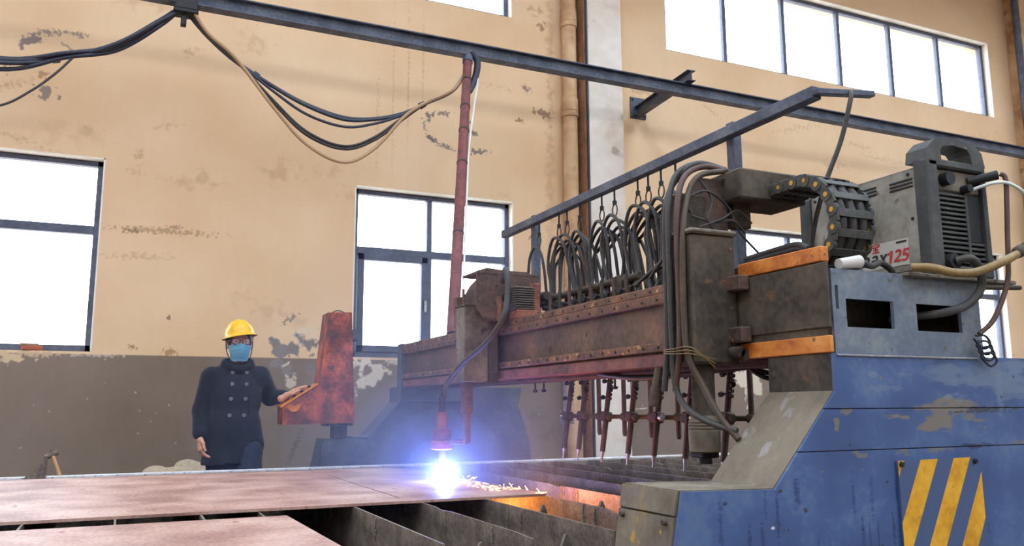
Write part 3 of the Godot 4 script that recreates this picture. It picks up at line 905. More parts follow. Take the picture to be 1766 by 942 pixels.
	cyl(st, Vector3(-0.365, 0.93, -5.83), Vector3(-0.372, 0.96, -5.83), 0.012, 0.008, 8)
	commit(st, "head", M.slat_steel, t)
	org = Vector3.ZERO

func leg_outline() -> PackedVector2Array:
	return PackedVector2Array([Vector2(1.85, 1.35), Vector2(1.848, 1.24), Vector2(1.61, 0.978), Vector2(1.305, 0.985), Vector2(1.265, 0.79), Vector2(1.22, 0.45), Vector2(1.22, 0.1), Vector2(2.95, 0.1), Vector2(2.95, 0.6), Vector2(2.905, 0.95), Vector2(2.81, 1.215), Vector2(2.845, 1.35)])

func blue_paint() -> StandardMaterial3D:
	var w := 1024
	var h := 768
	var n1 := noise_bytes(1024, 0.006, 61)
	var n2 := noise_bytes(1024, 0.05, 62)
	var out := PackedByteArray()
	out.resize(w * h * 3)
	var a := rgb(58, 80, 124)
	var b := rgb(76, 102, 148)
	var dust := rgb(104, 120, 142)
	var o := 0
	for y in h:
		for x in w:
			var i := y * 1024 + x
			var c := a.lerp(b, clampf(n1[i] / 255.0 * 1.5 - 0.25, 0.0, 1.0))
			c = c.lerp(dust, clampf((n1[i] * 0.6 + n2[i] * 0.4 - 138) / 110.0, 0.0, 0.6))
			out[o] = int(c.r * 255.0)
			out[o + 1] = int(c.g * 255.0)
			out[o + 2] = int(c.b * 255.0)
			o += 3
	var im := Image.create_from_data(w, h, false, Image.FORMAT_RGB8, out)
	var f := FastNoiseLite.new()
	f.fractal_octaves = 4
	var worn := rgb(124, 114, 104)
	var dusty := rgb(116, 130, 150)
	# [x, y, radius x, radius y, colour, strength, stretch]
	var marks := [[2.27, 1.165, 0.09, 0.04, worn, 0.95], [2.36, 1.18, 0.1, 0.03, worn, 0.9], [2.09, 1.166, 0.05, 0.006, worn, 0.9], [1.88, 1.186, 0.03, 0.01, worn, 0.8], [2.5, 1.19, 0.12, 0.006, rgb(60, 60, 66), 0.8], [2.45, 1.18, 0.12, 0.004, rgb(60, 60, 66), 0.8],
		[1.93, 1.06, 0.03, 0.01, worn, 0.8], [2.1, 1.065, 0.03, 0.008, worn, 0.7], [2.25, 1.067, 0.05, 0.006, worn, 0.7], [2.42, 1.075, 0.06, 0.008, rgb(40, 52, 84), 0.8], [2.62, 1.08, 0.04, 0.008, worn, 0.7],
		[1.845, 1.15, 0.01, 0.03, worn, 0.9], [2.0, 1.29, 0.02, 0.012, dusty, 0.7], [2.05, 1.25, 0.06, 0.01, dusty, 0.4], [2.5, 1.3, 0.25, 0.05, dusty, 0.5], [2.6, 1.27, 0.2, 0.06, dusty, 0.5], [2.55, 1.25, 0.015, 0.07, dusty, 0.5], [2.28, 1.3, 0.12, 0.04, dusty, 0.35],
		[1.62, 0.93, 0.004, 0.03, rgb(210, 206, 196), 0.0], [1.595, 0.88, 0.006, 0.008, rgb(214, 210, 200), 0.9]]
	for k in 26:
		marks.append([rng.randf_range(1.35, 2.6), rng.randf_range(0.75, 0.97), rng.randf_range(0.003, 0.008), rng.randf_range(0.02, 0.07), rgb(38, 54, 96), rng.randf_range(0.3, 0.7)])
	for k in 30:
		marks.append([rng.randf_range(1.4, 2.8), rng.randf_range(0.8, 1.33), rng.randf_range(0.003, 0.008), rng.randf_range(0.003, 0.006), [worn, rgb(36, 40, 52)][k % 2], 0.8])
	var sx := w / 1.8
	var sy := h / 1.35
	for m in marks:
		var cx: float = (m[0] - 1.2) * sx
		var cy: float = (1.36 - m[1]) * sy
		var rx: float = m[2] * sx
		var ry: float = m[3] * sy
		f.frequency = clampf(0.5 / maxf(minf(rx, ry), 2.0), 0.03, 0.2)
		for py in range(maxi(0, int(cy - ry * 1.6) - 1), mini(h, int(cy + ry * 1.6) + 2)):
			for px in range(maxi(0, int(cx - rx * 1.6) - 1), mini(w, int(cx + rx * 1.6) + 2)):
				var d := Vector2((px + 0.5 - cx) / rx, (py + 0.5 - cy) / ry)
				var v: float = pow(pow(absf(d.x), 3.0) + pow(absf(d.y), 3.0), 0.33) + f.get_noise_2d(px * 0.3, py) * 1.1
				if v < 1.0:
					im.set_pixel(px, py, im.get_pixel(px, py).lerp(m[4], m[5] * clampf((1.0 - v) * 4.0, 0.0, 1.0)))
	var mt := StandardMaterial3D.new()
	mt.resource_name = "blue_paint"
	mt.albedo_texture = ImageTexture.create_from_image(im)
	mt.roughness = 0.45
	return mt

func gantry():
	var t := thing("cutting_gantry", Vector3(2.3, 0, -4.0), "blue and rust-brown gantry spanning the cutting table on two sloping legs", "gantry")
	var st: SurfaceTool
	# legs
	for far in [true, false]:
		var z0 := -6.26 if far else -2.08
		var z1 := -6.0 if far else -1.816
		st = mb()
		prism(st, leg_outline(), z0, z1)
		var leg := commit(st, "leg", M.navy_grey if far else M.grime_dark, t)
		if far:
			leg.set_meta("label", "dark blue-grey leg at the far side of the table")
			st = mb()
			bx(st, 1.28, 1.62, 0.5, 0.965, -6.0, -5.985, 0.003)
			commit(st, "toe_panel", M.navy_grey, leg)
			st = mb()
			bx(st, 1.5, 1.66, 0.985, 1.0, -6.16, -6.02, 0.003)
			commit(st, "cover_plate", M.navy_grey, leg)
			continue
		leg.set_meta("label", "leg with scratched blue outer side and grey-brown edges")
		uvo = Vector2(1.2, 0.01)
		uvs = Vector2(1.8, 1.35)
		var blue := blue_paint()
		for band in [[0.1, 1.0725], [1.0755, 1.19], [1.193, 1.36]]:
			for poly in Geometry2D.intersect_polygons(leg_outline(), PackedVector2Array([Vector2(1.0, band[0]), Vector2(3.2, band[0]), Vector2(3.2, band[1]), Vector2(1.0, band[1])])):
				st = mb()
				prism(st, poly, -1.818, -1.808)
				commit(st, "side_panel", blue, leg)
		uvo = Vector2.ZERO
		uvs = Vector2.ONE
		st = mb()
		prism(st, PackedVector2Array([Vector2(1.848, 1.24), Vector2(1.846, 1.242), Vector2(1.608, 0.981), Vector2(1.303, 0.988), Vector2(1.303, 0.985), Vector2(1.61, 0.978)]), -2.08, -1.816)
		commit(st, "slope_cover", M.slope_paint, leg)
		# bolted cover on the slanting toe
		st = mb()
		prism(st, PackedVector2Array([Vector2(1.298, 0.985), Vector2(1.308, 0.985), Vector2(1.298, 0.926), Vector2(1.286, 0.926)]), -2.078, -1.82)
		commit(st, "toe_cover", M.toe_paint, leg)
		st = mb()
		prism(st, PackedVector2Array([Vector2(1.284, 0.92), Vector2(1.296, 0.92), Vector2(1.224, 0.45), Vector2(1.212, 0.45)]), -2.078, -1.82)
		commit(st, "toe_cover", M.toe_paint, leg)
		for p in [Vector3(1.282, 0.905, -2.05), Vector3(1.282, 0.905, -1.85)]:
			st = mb()
			cyl(st, p + Vector3(0.01, 0, 0), p + Vector3(-0.012, 0.002, 0), 0.008, 0.007, 8)
			commit(st, "bolt", M.grime_dark, leg)
		st = mb()
		box(st, Vector3(1.76, 1.345, -1.806) + Vector3(0.4, 0, 0), Vector3(0.6, 0.006, 0.006), 0.001)
		commit(st, "edge_weld", M.galvanised, leg)
	# hazard panel on the near leg
	st = mb()
	var hz := PackedVector2Array([Vector2(2.062, 1.04), Vector2(2.375, 1.042), Vector2(2.414, 1.0), Vector2(2.414, 0.5), Vector2(2.062, 0.5)])
	prism(st, hz, -1.806, -1.797)
	uvs = Vector2(1.8, 1.35)
	var panel := commit(st, "hazard_panel", M.hazard_blue if M.has("hazard_blue") else mat("hazard_blue", rgb(68, 86, 124), 1.0, 0.5), t)
	panel.set_meta("label", "bolted blue panel with slanting yellow warning stripes")
	uvs = Vector2.ONE
	for k in range(-1, 7):
		# bands that fall to the left
		var x0 := 2.16 + 0.1415 * (k - 1)
		var band := PackedVector2Array([Vector2(x0, 1.05), Vector2(x0 + 0.072, 1.05), Vector2(x0 + 0.072 - 0.4, 0.3), Vector2(x0 - 0.4, 0.3)])
		for poly in Geometry2D.intersect_polygons(hz, band):
			st = mb()
			prism(st, poly, -1.798, -1.7962)
			commit(st, "stripe", M.hazard_yellow, panel)
	for p in [Vector3(2.073, 1.03, -1.797), Vector3(2.388, 1.03, -1.797)]:
		st = mb()
		cyl(st, p, p + Vector3(0, 0, 0.008), 0.009, 0.007, 8)
		commit(st, "bolt", M.black, panel)
	# beam with flanges, bolted strips and bolts
	st = mb()
	bx(st, 1.88, 2.15, 1.36, 1.65, -5.96, -2.08, 0.003)
	var beam := commit(st, "beam", M.beam_brown, t)
	for s in [[1.852, 1.9, 1.588, 1.628, "edge_strip", "strip_rust"], [1.858, 2.165, 1.629, 1.662, "top_flange", "strip_rust"], [1.852, 1.9, 1.408, 1.441, "edge_strip", "strip_rust"], [1.862, 2.16, 1.35, 1.398, "bottom_chord", "chord_red"], [1.96, 2.06, 1.335, 1.351, "under_plate", "rust_dark"], [2.09, 2.15, 1.335, 1.351, "under_plate", "rust_dark"]]:
		st = mb()
		bx(st, s[0], s[1], s[2], s[3], -5.95, -2.2, 0.003)
		commit(st, s[4], M[s[5]], beam)
	st = mb()
	var zb := -2.58
	while zb > -5.9:
		for y in [1.606, 1.424]:
			cyl(st, Vector3(1.853, y, zb), Vector3(1.846, y, zb), 0.0065, 0.006, 6)
		cyl(st, Vector3(1.859, 1.645, zb + 0.05), Vector3(1.853, 1.645, zb + 0.05), 0.0065, 0.006, 6)
		zb -= 0.1035
	commit(st, "bolt_row", M.grime_dark, beam, "stuff")
	# clean near end of the beam with orange bands
	st = mb()
	bx(st, 1.852, 1.872, 1.35, 1.62, -2.2, -1.83, 0.003)
	commit(st, "end_housing", M.grime_dark, beam)
	st = mb()
	bx(st, 1.846, 1.88, 1.622, 1.668, -2.2, -1.83, 0.003)
	commit(st, "orange_band", M.orange_paint, beam).set_meta("label", "orange painted band along the upper edge")
	st = mb()
	bx(st, 1.843, 1.86, 1.352, 1.402, -2.2, -1.812, 0.003)
	commit(st, "orange_band", M.orange_paint, beam).set_meta("label", "orange painted band along the lower edge")
	st = mb()
	bx(st, 1.846, 1.86, 1.425, 1.618, -2.2, -1.814, 0.003)
	commit(st, "cover_plate", M.grime_dark, beam)
	# far end plate of the beam
	st = mb()
	bx(st, 1.846, 2.45, 1.24, 1.668, -6.06, -5.96, 0.004)
	commit(st, "end_plate", M.navy_grey, t)
	# near upper plate with cut-outs, carrying the power supply
	st = mb()
	slab(st, 1.866, 2.5, 1.345, 1.6, [[1.918, 2.112, 1.428, 1.512], [2.21, 2.41, 1.426, 1.51], [1.878, 1.89, 1.48, 1.55]], -1.826, -1.814)
	commit(st, "end_plate", M.blue_grey, t)
	st = mb()
	bx(st, 2.16, 2.66, 1.592, 1.604, -2.4, -1.79, 0.002)
	commit(st, "shelf", M.grime_grey, t)
	st = mb()
	bx(st, 1.88, 2.5, 1.35, 1.592, -2.1, -2.085, 0.002)  # added behind the cut-outs so that the openings stay dark
	commit(st, "added_backing", M.grime_dark, t)
	st = mb()
	bx(st, 2.486, 2.5, 1.35, 1.592, -2.085, -1.826, 0.002)  # added to block the bright window behind the right cut-out
	commit(st, "added_backing", M.grime_dark, t)
	st = mb()
	bx(st, 2.48, 2.52, 1.35, 1.592, -2.38, -2.34, 0.002)
	commit(st, "shelf_post", M.grime_grey, t)
	st = mb()
	cyl(st, Vector3(2.5, 1.575, -1.8), Vector3(2.66, 1.58, -1.78), 0.008, -1, 8)
	commit(st, "shelf_pin", M.grime_dark, t)
	# hose hanger rail on two posts
	st = mb()
	bx(st, 2.128, 2.172, 2.265, 2.31, -4.78, -2.1, 0.003)
	var rail := commit(st, "hanger_rail", M.rail_steel, t)
	st = mb()
	box(st, Vector3(2.27, 2.3, -2.09), Vector3(0.28, 0.022, 0.03), 0.003, Basis(Vector3.BACK, 0.12))
	commit(st, "end_flat", M.rail_steel, rail)
	for z in [-4.42, -2.6]:
		st = mb()
		bx(st, 2.172, 2.216, 1.64, 2.34, z - 0.022, z + 0.022, 0.003)
		commit(st, "post", M.rail_steel, t)
	for z in hook_z():
		st = mb()
		cyl(st, Vector3(2.15, 2.27, z), Vector3(2.15, 2.2, z), 0.005, -1, 8)
		cyl(st, Vector3(2.15, 2.205, z), Vector3(2.15, 2.185, z), 0.011, -1, 8)
		var hook := commit(st, "hook", M.black, rail)
		hook.name = "hook"
		st = mb()
		var ring := []
		for k in 14: ring.append(Vector3(2.15, 2.158 + 0.03 * sin(TAU * k / 14), z + 0.022 * cos(TAU * k / 14)))
		tube(st, ring, 0.0035, 6, true)
		commit(st, "ring", M.grime_dark, rail)
	org = Vector3.ZERO

func hook_z() -> Array:
	return [-4.285, -4.037, -3.943, -3.8, -3.573, -3.45, -3.242, -3.155, -3.052, -2.942]

func bolt_heads(parent: Node, pts: Array, d: Vector3, r: float, m: Material):
	for p in pts:
		var st := mb()
		cyl(st, p, p + d, r, r * 0.9, 6)
		commit(st, "bolt", m, parent)

func carriages():
	# far carriage with motor under a bent cover, carrying the plasma torch
	var t := thing("torch_carriage", Vector3(1.8, 1.35, -4.2), "rusty motor carriage with a ribbed motor, on the far half of the beam", "carriage")
	var st := mb()
	bx(st, 1.652, 1.79, 1.335, 1.745, -4.33, -4.2, 0.004)
	commit(st, "lift_housing", M.grime_grey, t)
	st = mb()
	bx(st, 1.648, 1.794, 1.745, 1.752, -4.334, -4.196, 0.002)
	commit(st, "housing_lid", M.grime_dark, t)
	st = mb()
	bx(st, 1.79, 1.842, 1.33, 1.74, -4.4, -4.18, 0.003)
	commit(st, "mounting_plate", M.grime_dark, t)
	st = mb()
	cyl(st, Vector3(1.69, 1.34, -4.26), Vector3(1.69, 1.01, -4.26), 0.021, -1, 16)
	cyl(st, Vector3(1.69, 1.34, -4.26), Vector3(1.69, 1.17, -4.26), 0.032, -1, 16)
	commit(st, "lift_rod", M.rust_dark, t)
	st = mb()
	bar(st, Vector3(1.69, 1.015, -4.26), Vector3(1.585, 1.02, -4.35), 0.03, 0.025)
	commit(st, "torch_arm", M.rust_dark, t)
	# gearbox with slanting rusty hood
	st = mb()
	prism(st, PackedVector2Array([Vector2(-4.62, 1.664), Vector2(-4.62, 1.80), Vector2(-4.45, 1.89), Vector2(-4.3, 1.93), Vector2(-4.08, 1.93), Vector2(-4.08, 1.664)]), 0.0, 0.2, Transform3D(Basis(Vector3(0, 0, 1), Vector3(0, 1, 0), Vector3(-1, 0, 0)), Vector3(1.98, 0, 0)))
	commit(st, "gearbox_hood", M.rust_dark, t)
	st = mb()
	bx(st, 1.74, 1.78, 1.66, 1.84, -4.6, -4.55, 0.003)
	commit(st, "hood_edge", M.strip_rust, t)
	st = mb()
	bx(st, 1.735, 1.745, 1.7, 1.87, -4.45, -4.43, 0.002)
	commit(st, "hood_edge", M.strip_rust, t)
	st = mb()
	prism(st, PackedVector2Array([Vector2(1.66, 1.915), Vector2(1.72, 1.935), Vector2(2.03, 1.912), Vector2(2.03, 1.865), Vector2(1.915, 1.828), Vector2(1.85, 1.812), Vector2(1.83, 1.668), Vector2(1.70, 1.668), Vector2(1.66, 1.72)]), -4.06, -4.052)
	commit(st, "cover_sheet", M.rust_dark, t)
	st = mb()
	bx(st, 1.66, 2.03, 1.9, 1.915, -4.25, -4.05, 0.003)
	commit(st, "cover_top", M.rust_dark, t)
	st = mb()
	cyl(st, Vector3(1.835, 1.78, -4.05), Vector3(1.835, 1.78, -4.035), 0.03, -1, 16)
	commit(st, "cable_gland", M.black, t)
	st = mb()
	bx(st, 1.855, 1.965, 1.71, 1.84, -4.1, -4.0, 0.006)
	var motor := commit(st, "motor", M.grime_dark, t)
	for k in 10:
		st = mb()
		bx(st, 1.852, 1.968, 1.715 + 0.0125 * k, 1.720 + 0.0125 * k, -4.1, -3.985, 0.001)
		commit(st, "cooling_fin", M.grime_grey, motor)
	st = mb()
	bx(st, 1.86, 2.01, 1.664, 1.71, -4.1, -3.98, 0.004)
	commit(st, "motor_base", M.orange_rust if M.has("orange_rust") else mat("orange_rust", tex([[0.0, rgb(112, 68, 52)], [0.5, rgb(148, 88, 66)], [1.0, rgb(168, 104, 78)]], 128, 0.02, 0.1, 0.4, 50, rgb(110, 66, 50), 0.8), 0.4, 0.7), t)
	st = mb()
	bx(st, 1.972, 2.01, 1.7, 1.86, -4.09, -4.0, 0.004)
	commit(st, "end_bracket", M.orange_rust, t)
	st = mb()
	bx(st, 1.765, 1.785, 1.65, 1.78, -4.03, -4.01, 0.002)
	commit(st, "hood_edge", M.strip_rust, t)
	bolt_heads(t, [Vector3(1.775, 1.84, -4.052), Vector3(1.77, 1.9, -4.052), Vector3(1.9, 1.67, -3.98), Vector3(1.96, 1.67, -3.98)], Vector3(0, 0, 0.006), 0.006, M.black)
	# plasma torch and its hose
	t = thing("plasma_torch", Vector3(1.585, 0.83, -4.36), "brown plasma torch with stepped collars above the blue arc", "torch")
	var a := Vector3(1.585, 0, -4.36)
	st = mb()
	cyl(st, a + Vector3(0, 1.075, 0), a + Vector3(0, 1.175, 0), 0.028, -1, 18)
	commit(st, "upper_sleeve", M.orange_rust, t)
	st = mb()
	lathe(st, a + Vector3(0, 1.025, 0), Vector3.UP, [[0.0, 0.047], [0.004, 0.05], [0.05, 0.05], [0.056, 0.042]], 20)
	commit(st, "clamp_ring", M.mast_red, t)
	st = mb()
	lathe(st, a + Vector3(0, 0.975, 0), Vector3.UP, [[0.0, 0.05], [0.006, 0.062], [0.04, 0.062], [0.05, 0.052]], 20)
	commit(st, "clamp_block", M.orange_rust, t)
	st = mb()
	lathe(st, a + Vector3(0, 0.845, 0), Vector3.UP, [[0.0, 0.008], [0.02, 0.016], [0.045, 0.018], [0.05, 0.024], [0.075, 0.024], [0.08, 0.028], [0.13, 0.028]], 18)
	commit(st, "nozzle", M.grime_dark, t)
	org = Vector3(1.75, 1.9, -3.9)
	t = thing("torch_hose", org, "dusty black hose curving down from the motor to the plasma torch", "hose")
	st = mb()
	var path := spline([Vector3(1.8, 1.86, -4.02), Vector3(1.76, 1.905, -3.9), Vector3(1.745, 1.86, -3.845), Vector3(1.735, 1.76, -3.82), Vector3(1.70, 1.636, -3.80), Vector3(1.66, 1.522, -3.924), Vector3(1.63, 1.436, -4.153), Vector3(1.6, 1.334, -4.316), Vector3(1.587, 1.25, -4.358), Vector3(1.585, 1.17, -4.36)], 8)
	tube(st, path, 0.0145, 10)
	commit(st, "sheath", M.hose_grey, t)
	st = mb()
	for k in 16:
		var y := 1.17 + 0.0095 * k
		cyl(st, Vector3(1.585, y, -4.36), Vector3(1.585, y + 0.006, -4.36), 0.0215, -1, 14)
	commit(st, "spring_guard", M.grime_dark, t)
	# near carriage: tall housing with lift cylinder
	t = thing("torch_carriage", Vector3(1.77, 1.3, -2.32), "tall dark housing carriage near the beam's near end, hung with hoses", "carriage")
	st = mb()
	bx(st, 1.663, 1.845, 1.335, 1.765, -2.33, -2.205, 0.008)
	commit(st, "housing", M.grime_dark, t)
	st = mb()
	bx(st, 1.656, 1.85, 1.765, 1.782, -2.34, -2.195, 0.006)
	commit(st, "housing_lid", M.grime_grey, t)
	st = mb()
	bx(st, 1.848, 1.8505, 1.45, 1.58, -2.3, -2.2, 0.0)
	commit(st, "guide_plate", M.grime_dark, t)
	st = mb()
	bx(st, 1.69, 1.79, 1.78, 1.92, -2.4, -2.28, 0.005)
	commit(st, "motor", M.grime_dark, t)
	st = mb()
	bx(st, 1.79, 1.9, 1.78, 1.99, -2.38, -2.3, 0.004)
	commit(st, "back_plate", M.rust_dark, t)
	for y in [1.6, 1.43]:
		st = mb()
		bx(st, 1.80, 1.842, y - 0.025, y + 0.025, -2.21, -2.14, 0.004)
		commit(st, "guide_roller_block", M.rust_dark, t)
	st = mb()
	for k in 2: cyl(st, Vector3(1.81 + 0.02 * k, 1.375 - 0.01 * k, -2.2), Vector3(1.81 + 0.02 * k, 1.375 - 0.01 * k, -2.16), 0.018, -1, 12)
	commit(st, "pinion", M.grime_dark, t)
	st = mb()
	cyl(st, Vector3(1.738, 1.34, -2.27), Vector3(1.738, 1.1, -2.27), 0.038, -1, 20)
	commit(st, "lift_cylinder", M.grime_dark, t)
	st = mb()
	lathe(st, Vector3(1.736, 1.05, -2.27), Vector3.UP, [[0.0, 0.04], [0.005, 0.05], [0.07, 0.052], [0.075, 0.05], [0.08, 0.053], [0.085, 0.05], [0.09, 0.053], [0.095, 0.049], [0.1, 0.051], [0.105, 0.046], [0.12, 0.038]], 20)
	commit(st, "bellows", M.grime_grey, t)
	st = mb()
	cyl(st, Vector3(1.736, 1.05, -2.27), Vector3(1.736, 1.015, -2.27), 0.022, -1, 14)
	bx(st, 1.7, 1.77, 1.035, 1.052, -2.3, -2.24, 0.003)
	commit(st, "torch_tip", M.black, t)
	# arm that carries the drag chain over the beam
	st = mb()
	bx(st, 1.875, 2.17, 1.905, 2.012, -2.38, -2.2, 0.006)
	commit(st, "chain_arm", M.grime_dark, t)
	st = mb()
	bx(st, 1.91, 1.985, 1.82, 1.92, -2.33, -2.28, 0.003)
	commit(st, "arm_bracket", M.grime_dark, t)
	bolt_heads(t, [Vector3(1.82, 1.52, -2.206), Vector3(1.82, 1.4, -2.206), Vector3(1.82, 1.72, -2.206), Vector3(1.72, 1.86, -2.28)], Vector3(0, 0, 0.006), 0.006, M.strip_rust)
	# hoses strapped down the side of the near carriage
	var g := "hoses on the near carriage"
	var runs := [
		[M.hose_red, 0.0105, [Vector3(1.9, 2.03, -2.31), Vector3(1.8, 2.03, -2.3), Vector3(1.71, 1.98, -2.29), Vector3(1.658, 1.87, -2.265), Vector3(1.648, 1.7, -2.26), Vector3(1.648, 1.55, -2.26), Vector3(1.65, 1.38, -2.27), Vector3(1.655, 1.25, -2.31)], "reddish hose strapped down the near carriage's left side"],
		[M.hose_grey, 0.0105, [Vector3(1.92, 2.04, -2.33), Vector3(1.8, 2.05, -2.33), Vector3(1.7, 1.99, -2.33), Vector3(1.65, 1.85, -2.305), Vector3(1.646, 1.6, -2.305), Vector3(1.646, 1.36, -2.305), Vector3(1.655, 1.25, -2.3), Vector3(1.66, 1.185, -2.24), Vector3(1.68, 1.145, -2.15), Vector3(1.71, 1.125, -2.075)], "grey hose sweeping from the near carriage towards the leg"],
		[M.hose_brown, 0.0105, [Vector3(1.88, 2.02, -2.29), Vector3(1.77, 1.99, -2.28), Vector3(1.71, 1.92, -2.27), Vector3(1.655, 1.76, -2.236), Vector3(1.648, 1.5, -2.236), Vector3(1.65, 1.36, -2.225), Vector3(1.68, 1.26, -2.19), Vector3(1.69, 1.17, -2.13), Vector3(1.71, 1.1, -2.07)], "brown hose curving under the near carriage to the leg"],
		[M.hose_black, 0.0105, [Vector3(1.93, 2.03, -2.32), Vector3(1.78, 2.04, -2.31), Vector3(1.7, 1.96, -2.35), Vector3(1.655, 1.82, -2.335), Vector3(1.648, 1.6, -2.33), Vector3(1.648, 1.4, -2.335), Vector3(1.64, 1.25, -2.35)], "black hose furthest back on the near carriage's left side"]]
	for r in runs:
		org = r[2][0]
		st = mb()
		tube(st, spline(r[2], 7), r[1], 9)
		single(st, "carriage_hose", r[0], r[3], "hose", g)
	org = Vector3(1.64, 1.4, -2.32)
	st = mb()
	for k in 3:
		tube(st, spline([Vector3(1.64, 1.375 + 0.006 * k, -2.345), Vector3(1.63, 1.37 + 0.008 * k, -2.28), Vector3(1.65, 1.365 + 0.01 * k, -2.2), Vector3(1.73, 1.35 - 0.015 * k, -2.19)], 6), 0.0018, 6)
	single(st, "twine_tie", M.yellow_hose, "frayed twine tied round the hoses on the near carriage", "twine")
	var wires := [
		[[Vector3(1.7, 1.9, -2.27), Vector3(1.78, 1.93, -2.26), Vector3(1.87, 1.88, -2.26), Vector3(1.9, 1.8, -2.25), Vector3(1.98, 1.73, -2.25), Vector3(2.05, 1.68, -2.25)], "thin wire arching highest across the near carriage's top"],
		[[Vector3(1.74, 1.8, -2.26), Vector3(1.82, 1.83, -2.24), Vector3(1.9, 1.87, -2.25), Vector3(1.96, 1.83, -2.25)], "thin wire looping between motor and arm on the near carriage"],
		[[Vector3(1.72, 1.84, -2.27), Vector3(1.8, 1.82, -2.25), Vector3(1.87, 1.83, -2.24), Vector3(1.92, 1.79, -2.24)], "thin wire running low across the near carriage's top"],
		[[Vector3(1.76, 1.97, -2.27), Vector3(1.8, 1.9, -2.26), Vector3(1.77, 1.83, -2.25), Vector3(1.8, 1.79, -2.25)], "thin wire dropping down behind the near carriage's motor"],
		[[Vector3(1.86, 1.99, -2.28), Vector3(1.93, 1.97, -2.28), Vector3(2.0, 1.99, -2.28), Vector3(2.06, 2.0, -2.28)], "pale twisted wire tied along the chain arm"]]
	for w in wires:
		org = w[0][0]
		st = mb()
		tube(st, spline(w[0], 8), 0.0042, 6)
		single(st, "signal_wire", M.hose_grey if w[1].begins_with("pale") else M.hose_black, w[1], "wire", "wires on the near carriage")
	drag_chain()
	# oil-stained rag of hoses lying on the beam beside the near carriage
	for k in 3:
		org = Vector3(2.0, 1.67, -2.1)
		st = mb()
		tube(st, spline([Vector3(1.93, 1.675 + 0.012 * k, -2.26), Vector3(1.98, 1.69 + 0.015 * k, -2.16), Vector3(1.97, 1.69 + 0.014 * k, -2.05), Vector3(1.95, 1.675 + 0.008 * k, -1.98)], 8), 0.012, 8)
		single(st, "loose_hose", M.hose_black, ["black hose lying lowest on the beam's orange end", "black hose lying between two others on the beam's orange end", "black hose lying topmost on the beam's orange end"][k], "hose", "hoses lying on the beam's near end")
	org = Vector3.ZERO

func drag_chain():
	var c := Vector3(2.0, 1.785, -2.075)
	var r := 0.155
	var t := thing("drag_chain", Vector3(2.08, 1.63, -2.075), "black plastic drag chain with yellow pins, bent beside the grey machine", "cable chain")
	var pts := []
	# top run from the arm, half circle, short return run
	pts.append([Vector3(0, c.y + r, -2.2), 0.0])
	pts.append([Vector3(0, c.y + r, -2.137), 0.0])
	for k in 9: pts.append([Vector3(0, c.y + r * cos(PI * k / 8.5), c.z + r * sin(PI * k / 8.5)), PI * k / 8.5])
	pts.append([Vector3(0, c.y - r, c.z - 0.06), PI])
	pts.append([Vector3(0, c.y - r, c.z - 0.12), PI])
	for i in pts.size():
		var p: Vector3 = pts[i][0]
		var ang: float = pts[i][1]
		var tang := Vector3(0, -sin(ang), cos(ang))
		var outw := Vector3(0, cos(ang), sin(ang))
		var bs := Basis(Vector3.RIGHT, outw, tang)
		var link: MeshInstance3D
		for s in [0, 1]:
			var x := 2.004 if s == 0 else 2.154
			var st := mb()
			box(st, Vector3(x, p.y, p.z), Vector3(0.008, 0.042, 0.058), 0.003, bs)
			cyl(st, Vector3(x - 0.007, p.y, p.z) - tang * 0.014, Vector3(x + 0.007, p.y, p.z) - tang * 0.014, 0.022, -1, 16)
			var side := commit(st, "link_side", M.chain_plastic, t)
			st = mb()
			cyl(st, Vector3(x - 0.0085, p.y, p.z) - tang * 0.014, Vector3(x + 0.0085, p.y, p.z) - tang * 0.014, 0.0085 if i % 2 == 0 or i > 3 else 0.007, -1, 12)
			commit(st, "pin", M.pin_yellow, side)
			if s == 0: link = side
		var st2 := mb()
		box(st2, Vector3(2.079, p.y, p.z) + outw * 0.02, Vector3(0.145, 0.004, 0.027), 0.001, bs)
		commit(st2, "crossbar", M.chain_plastic, t)
		st2 = mb()
		box(st2, Vector3(2.079, p.y, p.z) - outw * 0.02, Vector3(0.145, 0.004, 0.027), 0.001, bs)
		commit(st2, "crossbar", M.chain_plastic, t)
	for k in 3:
		org = Vector3(2.05, 1.9, -2.2)
		var st := mb()
		var hp := []
		for i in pts.size(): hp.append(Vector3(2.035 + 0.044 * k, 0, 0) + pts[i][0])
		tube(st, spline(hp, 3), 0.0175, 8)  # made thick so the gaps between crossbars fill up dark
		single(st, "chain_hose", M.hose_black, ["black hose in the drag chain beside the pins' side", "black hose running along the middle of the drag chain", "black hose in the drag chain on the grey machine's side"][k], "hose", "hoses inside the drag chain")

